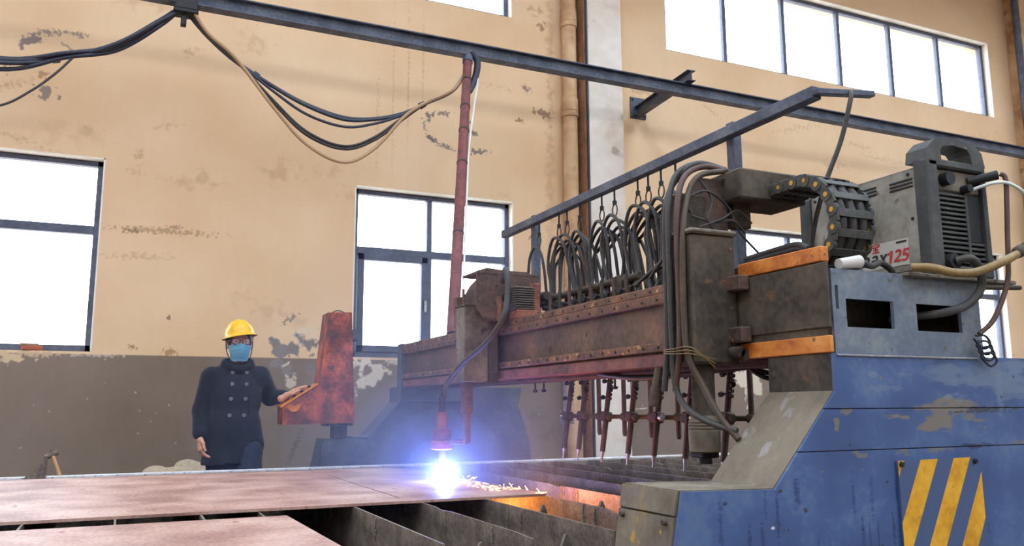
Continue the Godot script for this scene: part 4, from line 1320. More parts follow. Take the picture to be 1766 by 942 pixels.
func hoses_and_torches():
	var st: SurfaceTool
	# gas manifold with valves
	var t := thing("gas_manifold", Vector3(2.1, 1.66, -3.65), "dark manifold pipe with a row of small valves on the beam", "manifold")
	st = mb()
	cyl(st, Vector3(2.1, 1.788, -4.1), Vector3(2.1, 1.788, -3.17), 0.018, -1, 16)
	commit(st, "pipe", M.grime_dark, t)
	for z in [-4.05, -3.33]:
		st = mb()
		bx(st, 2.08, 2.12, 1.655, 1.81, z - 0.03, z + 0.03, 0.004)
		commit(st, "pipe_stand", M.grime_dark, t)
	st = mb()
	box(st, Vector3(2.09, 1.785, -4.1), Vector3(0.08, 0.08, 0.1), 0.012)
	cyl(st, Vector3(2.06, 1.8, -4.14), Vector3(2.06, 1.8, -4.02), 0.022, -1, 12)
	commit(st, "end_valve", M.grime_dark, t)
	for k in 15:
		var z := -3.98 + 0.054 * k
		st = mb()
		var x := 2.06 if k % 2 == 0 else 2.13
		cyl(st, Vector3(x, 1.665, z), Vector3(x, 1.8, z), 0.01, -1, 8)
		cyl(st, Vector3(x, 1.71, z), Vector3(x, 1.735, z), 0.017, -1, 6)
		var v := commit(st, "valve", M.grime_dark if k % 4 else M.rust_dark, t)
		st = mb()
		cyl(st, Vector3(x, 1.72, z), Vector3(x - 0.035, 1.72, z + 0.008), 0.006, -1, 6)
		cyl(st, Vector3(x - 0.035, 1.72, z + 0.008), Vector3(x - 0.05, 1.72, z + 0.011), 0.013, 0.012, 8)
		commit(st, "knob", M.black, v)
	# looped gas hoses, three to a hook
	var zs := hook_z()
	var where := ["hook nearest the far post", "second hook from the far post", "third hook from the far post", "fourth hook from the far post", "fifth hook from the far post", "sixth hook from the far post", "fourth hook from the near post", "third hook from the near post", "second hook from the near post", "hook nearest the near post"]
	for i in zs.size():
		var n := 1 if i == 0 else 3 if i in [2, 3] else 4
		for k in n:
			var z: float = zs[i]
			var apex := 2.135 - 0.022 * k - rng.randf() * 0.02
			var wl := rng.randf_range(0.07, 0.12) + 0.02 * k
			var wr := rng.randf_range(0.07, 0.13) + 0.015 * k
			if i == 0:
				wl = 0.1
				wr = 0.09
			var x := 2.15 + 0.024 * (k - 1)
			var tail := rng.randf_range(-0.22, 0.2)
			org = Vector3(x, 1.67, z)
			st = mb()
			var end_z := z + wr + rng.randf_range(-0.05, 0.16)
			tube(st, spline([Vector3(2.1 + 0.03 * (k - 1), 1.69, z - wl * 0.4 + tail * 0.4), Vector3(x, 1.82, z - wl * 0.9 + tail * 0.2), Vector3(x, 1.97, z - wl), Vector3(x, apex - 0.05, z - wl * 0.75), Vector3(x, apex, z - 0.01), Vector3(x, apex - 0.05, z + wr * 0.75), Vector3(x + 0.01, 1.96, z + wr), Vector3(x + 0.03, 1.82, (z + wr * 0.9 + end_z) * 0.5), Vector3(2.2, 1.7, end_z), Vector3(2.21, 1.45, end_z)], 6), 0.0085, 8)
			single(st, "gas_hose", M.hose_black, "%s hose looped over the %s" % [["dusty black", "second dusty black", "third dusty black", "innermost dusty black"][k], where[i]], "hose", "gas hoses looped over the hanger rail")
	for k in 4:
		var z: float = [-3.1, -2.95, -2.86, -3.0][k]
		org = Vector3(2.1, 1.7, z)
		st = mb()
		tube(st, spline([Vector3(2.08, 1.72 + 0.02 * k, -3.3 + 0.12 * k), Vector3(2.1 - 0.02 * k, 1.8 + 0.03 * k, -3.0 + 0.06 * k), Vector3(2.12 - 0.03 * k, 1.86 + 0.05 * k, -2.75), Vector3(2.06 - 0.02 * k, 1.9 + 0.05 * k, -2.55), Vector3(1.95, 1.93 + 0.03 * k, -2.4)], 8), 0.008, 8)
		single(st, "gas_hose", M.hose_black, ["black hose running lowest from manifold to the near carriage", "second lowest black hose between manifold and near carriage", "third black hose up between manifold and near carriage", "black hose running highest from manifold to the near carriage"][k], "hose", "hoses from manifold to near carriage")
	org = Vector3(2.05, 1.7, -4.2)
	st = mb()
	tube(st, spline([Vector3(2.04, 1.67, -4.08), Vector3(2.03, 1.75, -4.1), Vector3(2.05, 1.79, -4.12), Vector3(2.09, 1.8, -4.1)], 6), 0.012, 8)
	single(st, "gas_hose", M.hose_grey, "short grey hose bending up into the manifold's far end", "hose")
	# strip-cutting torches hanging from a bar behind the beam
	t = thing("torch_bar", Vector3(2.35, 1.4, -3.5), "dark bar behind the beam from which the torches hang", "bar")
	st = mb()
	bx(st, 2.28, 2.4, 1.37, 1.45, -5.0, -2.15, 0.003)
	commit(st, "bar", M.rust_dark, t)
	for z in [-4.7, -3.4, -2.4]:
		st = mb()
		bx(st, 2.14, 2.3, 1.4, 1.44, z - 0.04, z + 0.04, 0.003)
		commit(st, "hanger_bracket", M.rust_dark, t)
	var tz := [-4.36, -4.19, -3.93, -3.68, -3.45, -3.2, -2.93, -2.6]
	var tl := ["far end of the row", "second place from the far end", "third place from the far end", "fourth place from the far end", "fifth place from the far end", "third place from the near end", "second place from the near end", "near end of the row"]
	for i in tz.size():
		var z: float = tz[i]
		t = thing("strip_torch", Vector3(2.35, 0.86, z), "slanting cutting torch hanging at the %s under the beam" % tl[i], "torch", "strip torches under the beam")
		var a := Vector3(2.40, 1.4, z)
		var b := Vector3(2.335, 0.965, z)
		var dn := (b - a).normalized()
		st = mb()
		cyl(st, a, a.lerp(b, 0.55), 0.014, -1, 12)
		cyl(st, a.lerp(b, 0.62), b, 0.016, 0.014, 12)
		commit(st, "barrel", M.torch_brown, t)
		st = mb()
		cyl(st, b, b + dn * 0.02, 0.012, 0.010, 10)
		cyl(st, b + dn * 0.02, b + dn * 0.055, 0.007, 0.005, 10)
		commit(st, "nozzle", M.galvanised, t)
		var cl := a.lerp(b, 0.58)
		st = mb()
		box(st, cl, Vector3(0.05, 0.052, 0.05), 0.006, frame_of(-dn))
		var block := commit(st, "clamp_block", M.torch_brown, t)
		st = mb()
		cyl(st, cl + Vector3(0.0, 0.0, 0.02), cl + Vector3(0.0, 0.0, 0.045), 0.02, 0.017, 12)
		commit(st, "clamp_knob", M.galvanised if i in [4, 5] else M.grime_dark, block)
		st = mb()
		cyl(st, cl, Vector3(2.42, cl.y, z + 0.02) + Vector3(0, 0, 0.075), 0.012, -1, 10)
		cyl(st, Vector3(2.42, cl.y, z + 0.075), Vector3(2.42, cl.y, z + 0.125), 0.021, -1, 12)
		commit(st, "cross_arm", M.grime_dark, t)
		st = mb()
		cyl(st, Vector3(2.42, 1.42, z + 0.09), Vector3(2.42, 1.06, z + 0.09), 0.0125, -1, 12)
		cyl(st, Vector3(2.42, 1.06, z + 0.09), Vector3(2.42, 1.045, z + 0.09), 0.0125, 0.008, 12)
		commit(st, "drop_rod", M.torch_brown, t)
		for k in 3:
			st = mb()
			var p := a.lerp(b, 0.14 + 0.1 * k)
			var sg := 1.0 if k == 1 else -1.0
			cyl(st, p, p + Vector3(-0.01, 0, 0.03 * sg), 0.005, -1, 8)
			cyl(st, p + Vector3(-0.01, 0, 0.03 * sg), p + Vector3(-0.014, -0.004, 0.045 * sg), 0.013, 0.011, 10)
			commit(st, "valve_knob", M.black, t)
		st = mb()
		for k in 7:
			var p := a.lerp(b, 0.06 + 0.05 * k) + Vector3(0, 0, 0.016)
			box(st, p, Vector3(0.02, 0.016, 0.02), 0.003, frame_of(dn))
		commit(st, "rack", M.grime_dark, t)
	org = Vector3(2.42, 1.06, -4.5)
	st = mb()
	cyl(st, Vector3(2.42, 1.42, -4.5), Vector3(2.42, 1.05, -4.5), 0.0125, -1, 12)
	bx(st, 2.4, 2.44, 1.1, 1.15, -4.54, -4.42, 0.004)
	single(st, "guide_rod", M.galvanised, "shiny bare guide rod at the far end of the torch row", "rod")
	for k in 3:
		var z: float = [-4.72, -4.6, -3.78][k]
		t = thing("shut_off_cock", Vector3(2.33, 1.33, z), ["small black valve knob at the very far end under the beam", "small black valve knob beside the shiny guide rod", "small black valve knob between two torches under the beam"][k], "valve", "loose valve knobs under the beam")
		st = mb()
		cyl(st, Vector3(2.33, 1.37, z), Vector3(2.33, 1.3, z), 0.006, -1, 8)
		commit(st, "stem", M.grime_dark, t)
		st = mb()
		cyl(st, Vector3(2.33, 1.305, z), Vector3(2.33, 1.29, z), 0.018, 0.012, 10)
		commit(st, "knob", M.black, t)
	# hose drooping under the beam and a plugged stub beside the near carriage
	org = Vector3(2.0, 1.34, -3.0)
	st = mb()
	tube(st, spline([Vector3(1.95, 1.348, -3.3), Vector3(1.97, 1.325, -3.1), Vector3(2.0, 1.32, -2.9), Vector3(2.05, 1.335, -2.6), Vector3(2.1, 1.345, -2.45)], 8), 0.012, 8)
	single(st, "sagging_hose", M.hose_black, "black hose sagging under the beam's red lower side", "hose")
	t = thing("hose_stub", Vector3(1.64, 1.2, -2.4), "thick cut-off hose end hanging beside the near carriage", "hose")
	st = mb()
	cyl(st, Vector3(1.648, 1.33, -2.39), Vector3(1.632, 1.22, -2.4), 0.013, -1, 12)
	commit(st, "sheath", M.hose_brown, t)
	st = mb()
	cyl(st, Vector3(1.638, 1.265, -2.395), Vector3(1.63, 1.2, -2.402), 0.018, -1, 12)
	commit(st, "ferrule", M.rust_dark, t)
	for k in 2:
		org = Vector3(2.2, 1.3, -2.4)
		st = mb()
		tube(st, spline([Vector3(2.1, 1.36, -2.5), Vector3(2.15, 1.3 + 0.02 * k, -2.42), Vector3(2.25, 1.33, -2.35 + 0.03 * k), Vector3(2.33, 1.3, -2.28), Vector3(2.36, 1.2, -2.25)], 8), 0.009, 8)
		single(st, "sagging_hose", M.hose_black, ["black hose curling behind the near carriage's lift cylinder", "upper black hose curling behind the near carriage's lift cylinder"][k], "hose")
	org = Vector3.ZERO

func text_part(s: String, size: float, at: Vector3, bs: Basis, m: Material, parent: Node3D, bold := 700):
	var f := SystemFont.new()
	f.font_names = PackedStringArray(["Droid Sans"])
	f.font_weight = bold
	var tm := TextMesh.new()
	tm.font = f
	tm.text = s
	tm.font_size = 64
	tm.pixel_size = size / 64.0
	tm.depth = 0.0008
	tm.horizontal_alignment = HORIZONTAL_ALIGNMENT_LEFT
	var o := MeshInstance3D.new()
	o.mesh = tm
	o.material_override = m
	o.name = "lettering"
	parent.add_child(o, true)
	o.transform = Transform3D(bs, at - org)

func power_supply():
	var t := thing("plasma_power_supply", Vector3(2.43, 1.604, -2.06), "grey plasma power supply with dark louvred front and carrying handle", "power supply")
	var st := mb()
	var slots := []
	bx(st, 2.302, 2.308, 1.606, 1.968, -2.32, -1.84, 0.002)
	bx(st, 2.554, 2.56, 1.606, 1.968, -2.32, -1.84, 0.002)
	bx(st, 2.302, 2.56, 1.606, 1.612, -2.32, -1.84, 0.002)
	bx(st, 2.302, 2.56, 1.962, 1.968, -2.32, -1.84, 0.002)
	var body := commit(st, "case", M.machine_grey, t)
	# rear panel, same outline as the front
	var outline := PackedVector2Array([Vector2(2.29, 1.606), Vector2(2.57, 1.606), Vector2(2.575, 1.97), Vector2(2.562, 2.03), Vector2(2.52, 2.058), Vector2(2.42, 2.066), Vector2(2.34, 2.055), Vector2(2.3, 2.02), Vector2(2.292, 1.96)])
	var rear := PackedVector2Array([Vector2(2.29, 1.606), Vector2(2.57, 1.606), Vector2(2.575, 1.96), Vector2(2.55, 1.985), Vector2(2.32, 1.985), Vector2(2.292, 1.96)])
	st = mb()
	prism(st, rear, -2.36, -2.31)
	commit(st, "rear_panel", M.panel_plastic, t)
	# front: rim with handle opening, recessed fascia
	st = mb()
	slab(st, 2.292, 2.574, 1.606, 1.985, [[2.345, 2.48, 1.65, 1.887], [2.48, 2.555, 1.65, 1.722]], -1.85, -1.825)
	prism(st, PackedVector2Array([Vector2(2.293, 1.98), Vector2(2.365, 1.98), Vector2(2.362, 2.02), Vector2(2.375, 2.034), Vector2(2.42, 2.042), Vector2(2.49, 2.036), Vector2(2.505, 2.02), Vector2(2.512, 1.98), Vector2(2.573, 1.98), Vector2(2.562, 2.03), Vector2(2.52, 2.058), Vector2(2.42, 2.066), Vector2(2.34, 2.055), Vector2(2.3, 2.02)]), -1.88, -1.8)
	commit(st, "front_panel", M.panel_plastic, t)
	st = mb()
	bx(st, 2.29, 2.345, 1.606, 1.985, -1.83, -1.8, 0.006)
	bx(st, 2.555, 2.574, 1.606, 1.985, -1.83, -1.8, 0.006)
	bx(st, 2.3, 2.57, 1.606, 1.64, -1.83, -1.802, 0.006)
	bx(st, 2.3, 2.57, 1.962, 1.99, -1.83, -1.8, 0.006)
	commit(st, "front_rim", M.panel_plastic, t)
	st = mb()
	bx(st, 2.345, 2.555, 1.89, 1.962, -1.828, -1.818, 0.004)
	commit(st, "control_fascia", M.machine_grey if false else M.grime_grey, t)
	for p in [Vector3(2.385, 1.925, -1.818), Vector3(2.53, 1.925, -1.818), Vector3(2.475, 1.9, -1.818)]:
		st = mb()
		cyl(st, p, p + Vector3(0, 0, 0.03), 0.022 if p.x < 2.4 else 0.014, -1, 16)
		commit(st, "control_knob", M.black, t)
	st = mb()
	cyl(st, Vector3(2.5, 1.93, -1.815), Vector3(2.56, 1.945, -1.75), 0.014, 0.016, 12)
	commit(st, "plug", M.black, t)
	# louvres: bars across real openings with the hollow case behind
	st = mb()
	bx(st, 2.486, 2.552, 1.725, 1.884, -1.824, -1.816, 0.002)
	commit(st, "display_window", M.black, t)
	for k in 15:
		st = mb()
		bx(st, 2.345, 2.475, 1.652 + 0.0158 * k, 1.66 + 0.0158 * k, -1.836, -1.812, 0.001)
		commit(st, "louvre_bar", M.panel_plastic, t)
	for k in 5:
		st = mb()
		bx(st, 2.482, 2.553, 1.652 + 0.0158 * k, 1.66 + 0.0158 * k, -1.836, -1.812, 0.001)
		commit(st, "louvre_bar", M.panel_plastic, t)
	st = mb()
	bx(st, 2.474, 2.484, 1.645, 1.888, -1.822, -1.81, 0.001)
	commit(st, "louvre_divider", M.panel_plastic, t)
	st = mb()
	cyl(st, Vector3(2.37, 1.648, -1.82), Vector3(2.37, 1.65, -1.785), 0.03, 0.026, 16)
	commit(st, "lead_socket", M.black, t)
	# black strips in place of shaded vent openings, screws and the sticker
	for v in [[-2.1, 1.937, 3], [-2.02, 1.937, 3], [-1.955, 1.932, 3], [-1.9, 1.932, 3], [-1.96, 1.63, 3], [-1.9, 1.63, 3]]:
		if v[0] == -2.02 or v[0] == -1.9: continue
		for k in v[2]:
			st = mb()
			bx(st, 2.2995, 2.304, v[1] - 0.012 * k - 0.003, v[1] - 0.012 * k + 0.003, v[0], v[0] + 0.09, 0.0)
			commit(st, "vent_shade_strip", M.black, body)
	bolt_heads(body, [Vector3(2.302, 1.95, -1.88), Vector3(2.302, 1.8, -1.875), Vector3(2.302, 1.64, -1.88), Vector3(2.302, 1.95, -2.29)], Vector3(-0.004, 0, 0), 0.006, M.black)
	st = mb()
	bx(st, 2.3005, 2.303, 1.655, 1.742, -2.09, -1.9, 0.0)
	var sticker := commit(st, "sticker", M.label_white, t)
	sticker.set_meta("label", "white sticker with black and red lettering")
	var side := Basis(Vector3(0, 0, 1), Vector3(0, 1, 0), Vector3(-1, 0, 0))
	var slant := Basis(Vector3(0, 0, 1), Vector3(0, 1, 0.22), Vector3(-1, 0, 0))
	text_part("max", 0.062, Vector3(2.2998, 1.69, -2.112), slant, M.label_black, t)
	text_part("125", 0.056, Vector3(2.2992, 1.688, -1.988), slant, M.label_red, t)
	# two red written characters above, as plain strokes
	var strokes := [[-2.075, 1.735, 0.03, 0.004], [-2.075, 1.726, 0.026, 0.004], [-2.075, 1.716, 0.032, 0.004], [-2.075, 1.726, 0.004, 0.022], [-2.03, 1.738, 0.034, 0.004], [-2.03, 1.73, 0.024, 0.004], [-2.03, 1.722, 0.022, 0.004], [-2.03, 1.713, 0.03, 0.004], [-2.03, 1.722, 0.004, 0.02], [-2.045, 1.735, 0.004, 0.009], [-2.015, 1.735, 0.004, 0.009]]
	st = mb()
	for s in strokes: box(st, Vector3(2.2995, s[1], s[0]), Vector3(0.0012, s[3], s[2]))
	commit(st, "lettering", M.label_red, sticker)
	st = mb()
	box(st, Vector3(2.2995, 1.733, -1.925), Vector3(0.0012, 0.006, 0.04))
	commit(st, "small_print", M.label_black, sticker)
	# leads
	var leads := [
		["work_lead", M.yellow_hose, 0.0135, [Vector3(2.16, 1.615, -1.78), Vector3(2.2, 1.61, -1.74), Vector3(2.27, 1.597, -1.72), Vector3(2.36, 1.604, -1.71), Vector3(2.46, 1.64, -1.69), Vector3(2.56, 1.68, -1.7), Vector3(2.7, 1.74, -1.72), Vector3(3.0, 1.76, -1.8)], "yellow-brown hose crossing in front of the power supply"],
		["white_tube", M.cable_white, 0.0055, [Vector3(2.5, 1.9, -1.8), Vector3(2.53, 1.912, -1.74), Vector3(2.58, 1.907, -1.72), Vector3(2.66, 1.87, -1.72), Vector3(2.75, 1.78, -1.74)], "thin white tube arching from the power supply to the right"],
		["plug_lead", M.hose_red, 0.008, [Vector3(2.565, 1.947, -1.745), Vector3(2.575, 1.93, -1.735), Vector3(2.57, 1.85, -1.735), Vector3(2.565, 1.75, -1.74), Vector3(2.555, 1.66, -1.74), Vector3(2.545, 1.58, -1.745), Vector3(2.49, 1.47, -1.76), Vector3(2.44, 1.42, -1.78)], "thin dark lead dropping straight from the power supply's plug"],
		["torch_lead", M.hose_grey, 0.0135, [Vector3(2.37, 1.65, -1.785), Vector3(2.4, 1.655, -1.755), Vector3(2.445, 1.62, -1.76), Vector3(2.46, 1.565, -1.775), Vector3(2.41, 1.515, -1.785), Vector3(2.34, 1.49, -1.80), Vector3(2.28, 1.478, -1.86), Vector3(2.25, 1.47, -1.95)], "thick grey lead looping from the power supply into the plate opening"],
		["hanging_cable", M.hose_grey, 0.0085, [Vector3(2.28, 2.3, -2.07), Vector3(2.255, 2.26, -2.05), Vector3(2.23, 2.12, -2.08), Vector3(2.19, 1.98, -2.12), Vector3(2.17, 1.85, -2.16), Vector3(2.15, 1.73, -2.18), Vector3(2.13, 1.67, -2.19)], "grey cable dropping from the hanger rail's bent end behind the drag chain"]]
	for l in leads:
		org = l[3][0]
		st = mb()
		tube(st, spline(l[3], 8), l[2], 9)
		single(st, l[0], l[1], l[4], "cable")
	org = Vector3(2.6, 1.7, -1.7)
	st = mb()
	lathe(st, Vector3(2.535, 1.672, -1.698), Vector3(0.9, 0.38, -0.05).normalized(), [[0.0, 0.015], [0.008, 0.019], [0.03, 0.02], [0.04, 0.016], [0.06, 0.019], [0.1, 0.019]], 14)
	single(st, "hose_coupling", M.grime_dark, "dark ribbed coupling on the yellow-brown hose at the right edge", "coupling")
	t = thing("cable_plug", Vector3(2.1, 1.63, -1.85), "pale plug lying on the plate below the drag chain", "plug")
	st = mb()
	cyl(st, Vector3(1.905, 1.615, -1.82), Vector3(1.99, 1.628, -1.82), 0.016, 0.02, 14)
	commit(st, "grip", M.label_white, t)
	st = mb()
	tube(st, spline([Vector3(1.99, 1.628, -1.82), Vector3(2.05, 1.62, -1.83), Vector3(2.1, 1.635, -1.84), Vector3(2.16, 1.625, -1.86), Vector3(2.22, 1.62, -1.9)], 6), 0.01, 8)
	commit(st, "lead", M.hose_black, t)
	for k in 4:
		org = Vector3(2.45, 1.4, -1.78)
		st = mb()
		var q := Vector3(2.43 + 0.008 * k, 1.415 - 0.018 * k, -1.785)
		tube(st, spline([q, q + Vector3(0.03, 0.0, 0.01), q + Vector3(0.05, -0.025, 0.01), q + Vector3(0.03, -0.04, 0.0), q + Vector3(-0.01, -0.01, 0.0)], 6), 0.004, 6)
		single(st, "wire_coil", M.cable_blue, ["topmost loop of thin blue wire hanging beside the plate", "second loop of thin blue wire hanging beside the plate", "third loop of thin blue wire hanging beside the plate", "lowest loop of thin blue wire hanging beside the plate"][k], "wire", "loops of wire beside the plate")
	org = Vector3.ZERO

func console():
	var t := thing("control_console", Vector3(1.42, 0.99, -6.12), "rust-red L-shaped control console on a post above the leg's toe", "console")
	var st := mb()
	prism(st, PackedVector2Array([Vector2(1.294, 1.873), Vector2(1.462, 1.88), Vector2(1.5, 1.095), Vector2(1.0, 1.089), Vector2(0.998, 1.202), Vector2(1.245, 1.36)]), -6.13, -5.93)
	commit(st, "cabinet", M.rust_red, t)
	st = mb()
	prism(st, PackedVector2Array([Vector2(0.992, 1.203), Vector2(1.241, 1.364), Vector2(1.235, 1.374), Vector2(0.986, 1.213)]), -6.125, -5.935)
	commit(st, "control_panel", M.orange_paint, t)
	st = mb()
	prism(st, PackedVector2Array([Vector2(1.258, 1.45), Vector2(1.293, 1.82), Vector2(1.289, 1.82), Vector2(1.254, 1.45)]), -6.11, -5.97)
	commit(st, "screen", M.black, t)
	st = mb()
	var half := PackedVector2Array()
	for k in 13:
		var an := PI * (0.05 + 0.95 * k / 12.0)
		half.append(Vector2(1.075 - 0.045 * cos(an), 1.228 - 0.052 * sin(an)))
	for k in 13:
		var an := PI * (0.05 + 0.95 * (12 - k) / 12.0)
		half.append(Vector2(1.078 - 0.014 * cos(an), 1.228 - 0.012 * sin(an)))
	prism(st, half, -5.93, -5.928)
	commit(st, "emblem", M.orange_paint, t)
	st = mb()
	bx(st, 1.48, 1.525, 1.68, 1.76, -6.1, -5.98, 0.004)
	commit(st, "side_box", M.navy_grey, t)
	st = mb()
	bx(st, 1.37, 1.47, 0.985, 1.08, -6.12, -6.01, 0.004)
	commit(st, "post", M.navy_grey, t)
	st = mb()
	bx(st, 1.31, 1.5, 1.075, 1.096, -6.15, -5.96, 0.004)
	commit(st, "mounting_plate", M.navy_grey, t)
	for k in 3:
		st = mb()
		var p := Vector3(1.09 + 0.05 * k, 1.275 + 0.0325 * k, -5.98)
		cyl(st, p, p + Vector3(-0.011, 0.017, 0), 0.012, -1, 12)
		commit(st, "button", M.black, t)
	st = mb()
	tube(st, spline([Vector3(1.33, 1.875, -6.0), Vector3(1.36, 1.893, -6.0), Vector3(1.4, 1.893, -6.0), Vector3(1.43, 1.877, -6.0)], 6), 0.004, 6)
	commit(st, "lifting_eye", M.black, t)
	org = Vector3.ZERO

# a sheet given as rows of points; normals point away from the given middle
func sheet(st: SurfaceTool, rows: Array, mid: Vector3, closed := false):
	var h := rows.size()
	var w: int = rows[0].size()
	var nm := []
	for i in h:
		var r := []
		for j in w:
			var a: Vector3 = rows[mini(i + 1, h - 1)][j] - rows[maxi(i - 1, 0)][j]
			var b: Vector3
			if closed: b = rows[i][(j + 1) % w] - rows[i][(j - 1 + w) % w]
			else: b = rows[i][mini(j + 1, w - 1)] - rows[i][maxi(j - 1, 0)]
			var n := a.cross(b).normalized()
			if n.dot(rows[i][j] - mid) < 0.0: n = -n
			r.append(n)
		nm.append(r)
	for i in h - 1:
		for j in (w if closed else w - 1):
			var k := (j + 1) % w
			tri(st, rows[i][j], rows[i][k], rows[i + 1][k], nm[i][j], nm[i][k], nm[i + 1][k])
			tri(st, rows[i][j], rows[i + 1][k], rows[i + 1][j], nm[i][j], nm[i + 1][k], nm[i + 1][j])

func hand_bones(wrist: Vector3, d: Vector3, across: Vector3, back: Vector3, curl: float, thumb: Vector3) -> Array:
	# d along the fingers, across from little finger to index, back out of the back of the hand
	var out := []
	var kn := wrist + d * 0.085
	out.append([wrist - d * 0.03, wrist + d * 0.01, 0.027, 0.026])
	for k in 4:
		var s := (k - 1.5) * 0.0195
		out.append([wrist + across * s * 0.7 + d * 0.005, kn + across * s, 0.0165, 0.0125])
		var l: float = [0.028, 0.036, 0.039, 0.035][k]
		var p := kn + across * s
		var dir := d
		for j in 3:
			dir = (dir - back * curl).normalized()
			var q: Vector3 = p + dir * l * [1.0, 0.75, 0.6][j]
			out.append([p, q, [0.0105, 0.0095, 0.0088][j], [0.0095, 0.0088, 0.0075][j]])
			p = q
	var tb := wrist + d * 0.02 + across * 0.026
	var t1 := tb + (d * 0.55 + across * 0.75 - back * 0.2).normalized() * 0.042
	var t2 := t1 + thumb * 0.032
	out.append([tb, t1, 0.016, 0.0115])
	out.append([t1, t2, 0.0115, 0.009])
	out.append([t2, t2 + (thumb - back * 0.3).normalized() * 0.022, 0.009, 0.008])
	return out

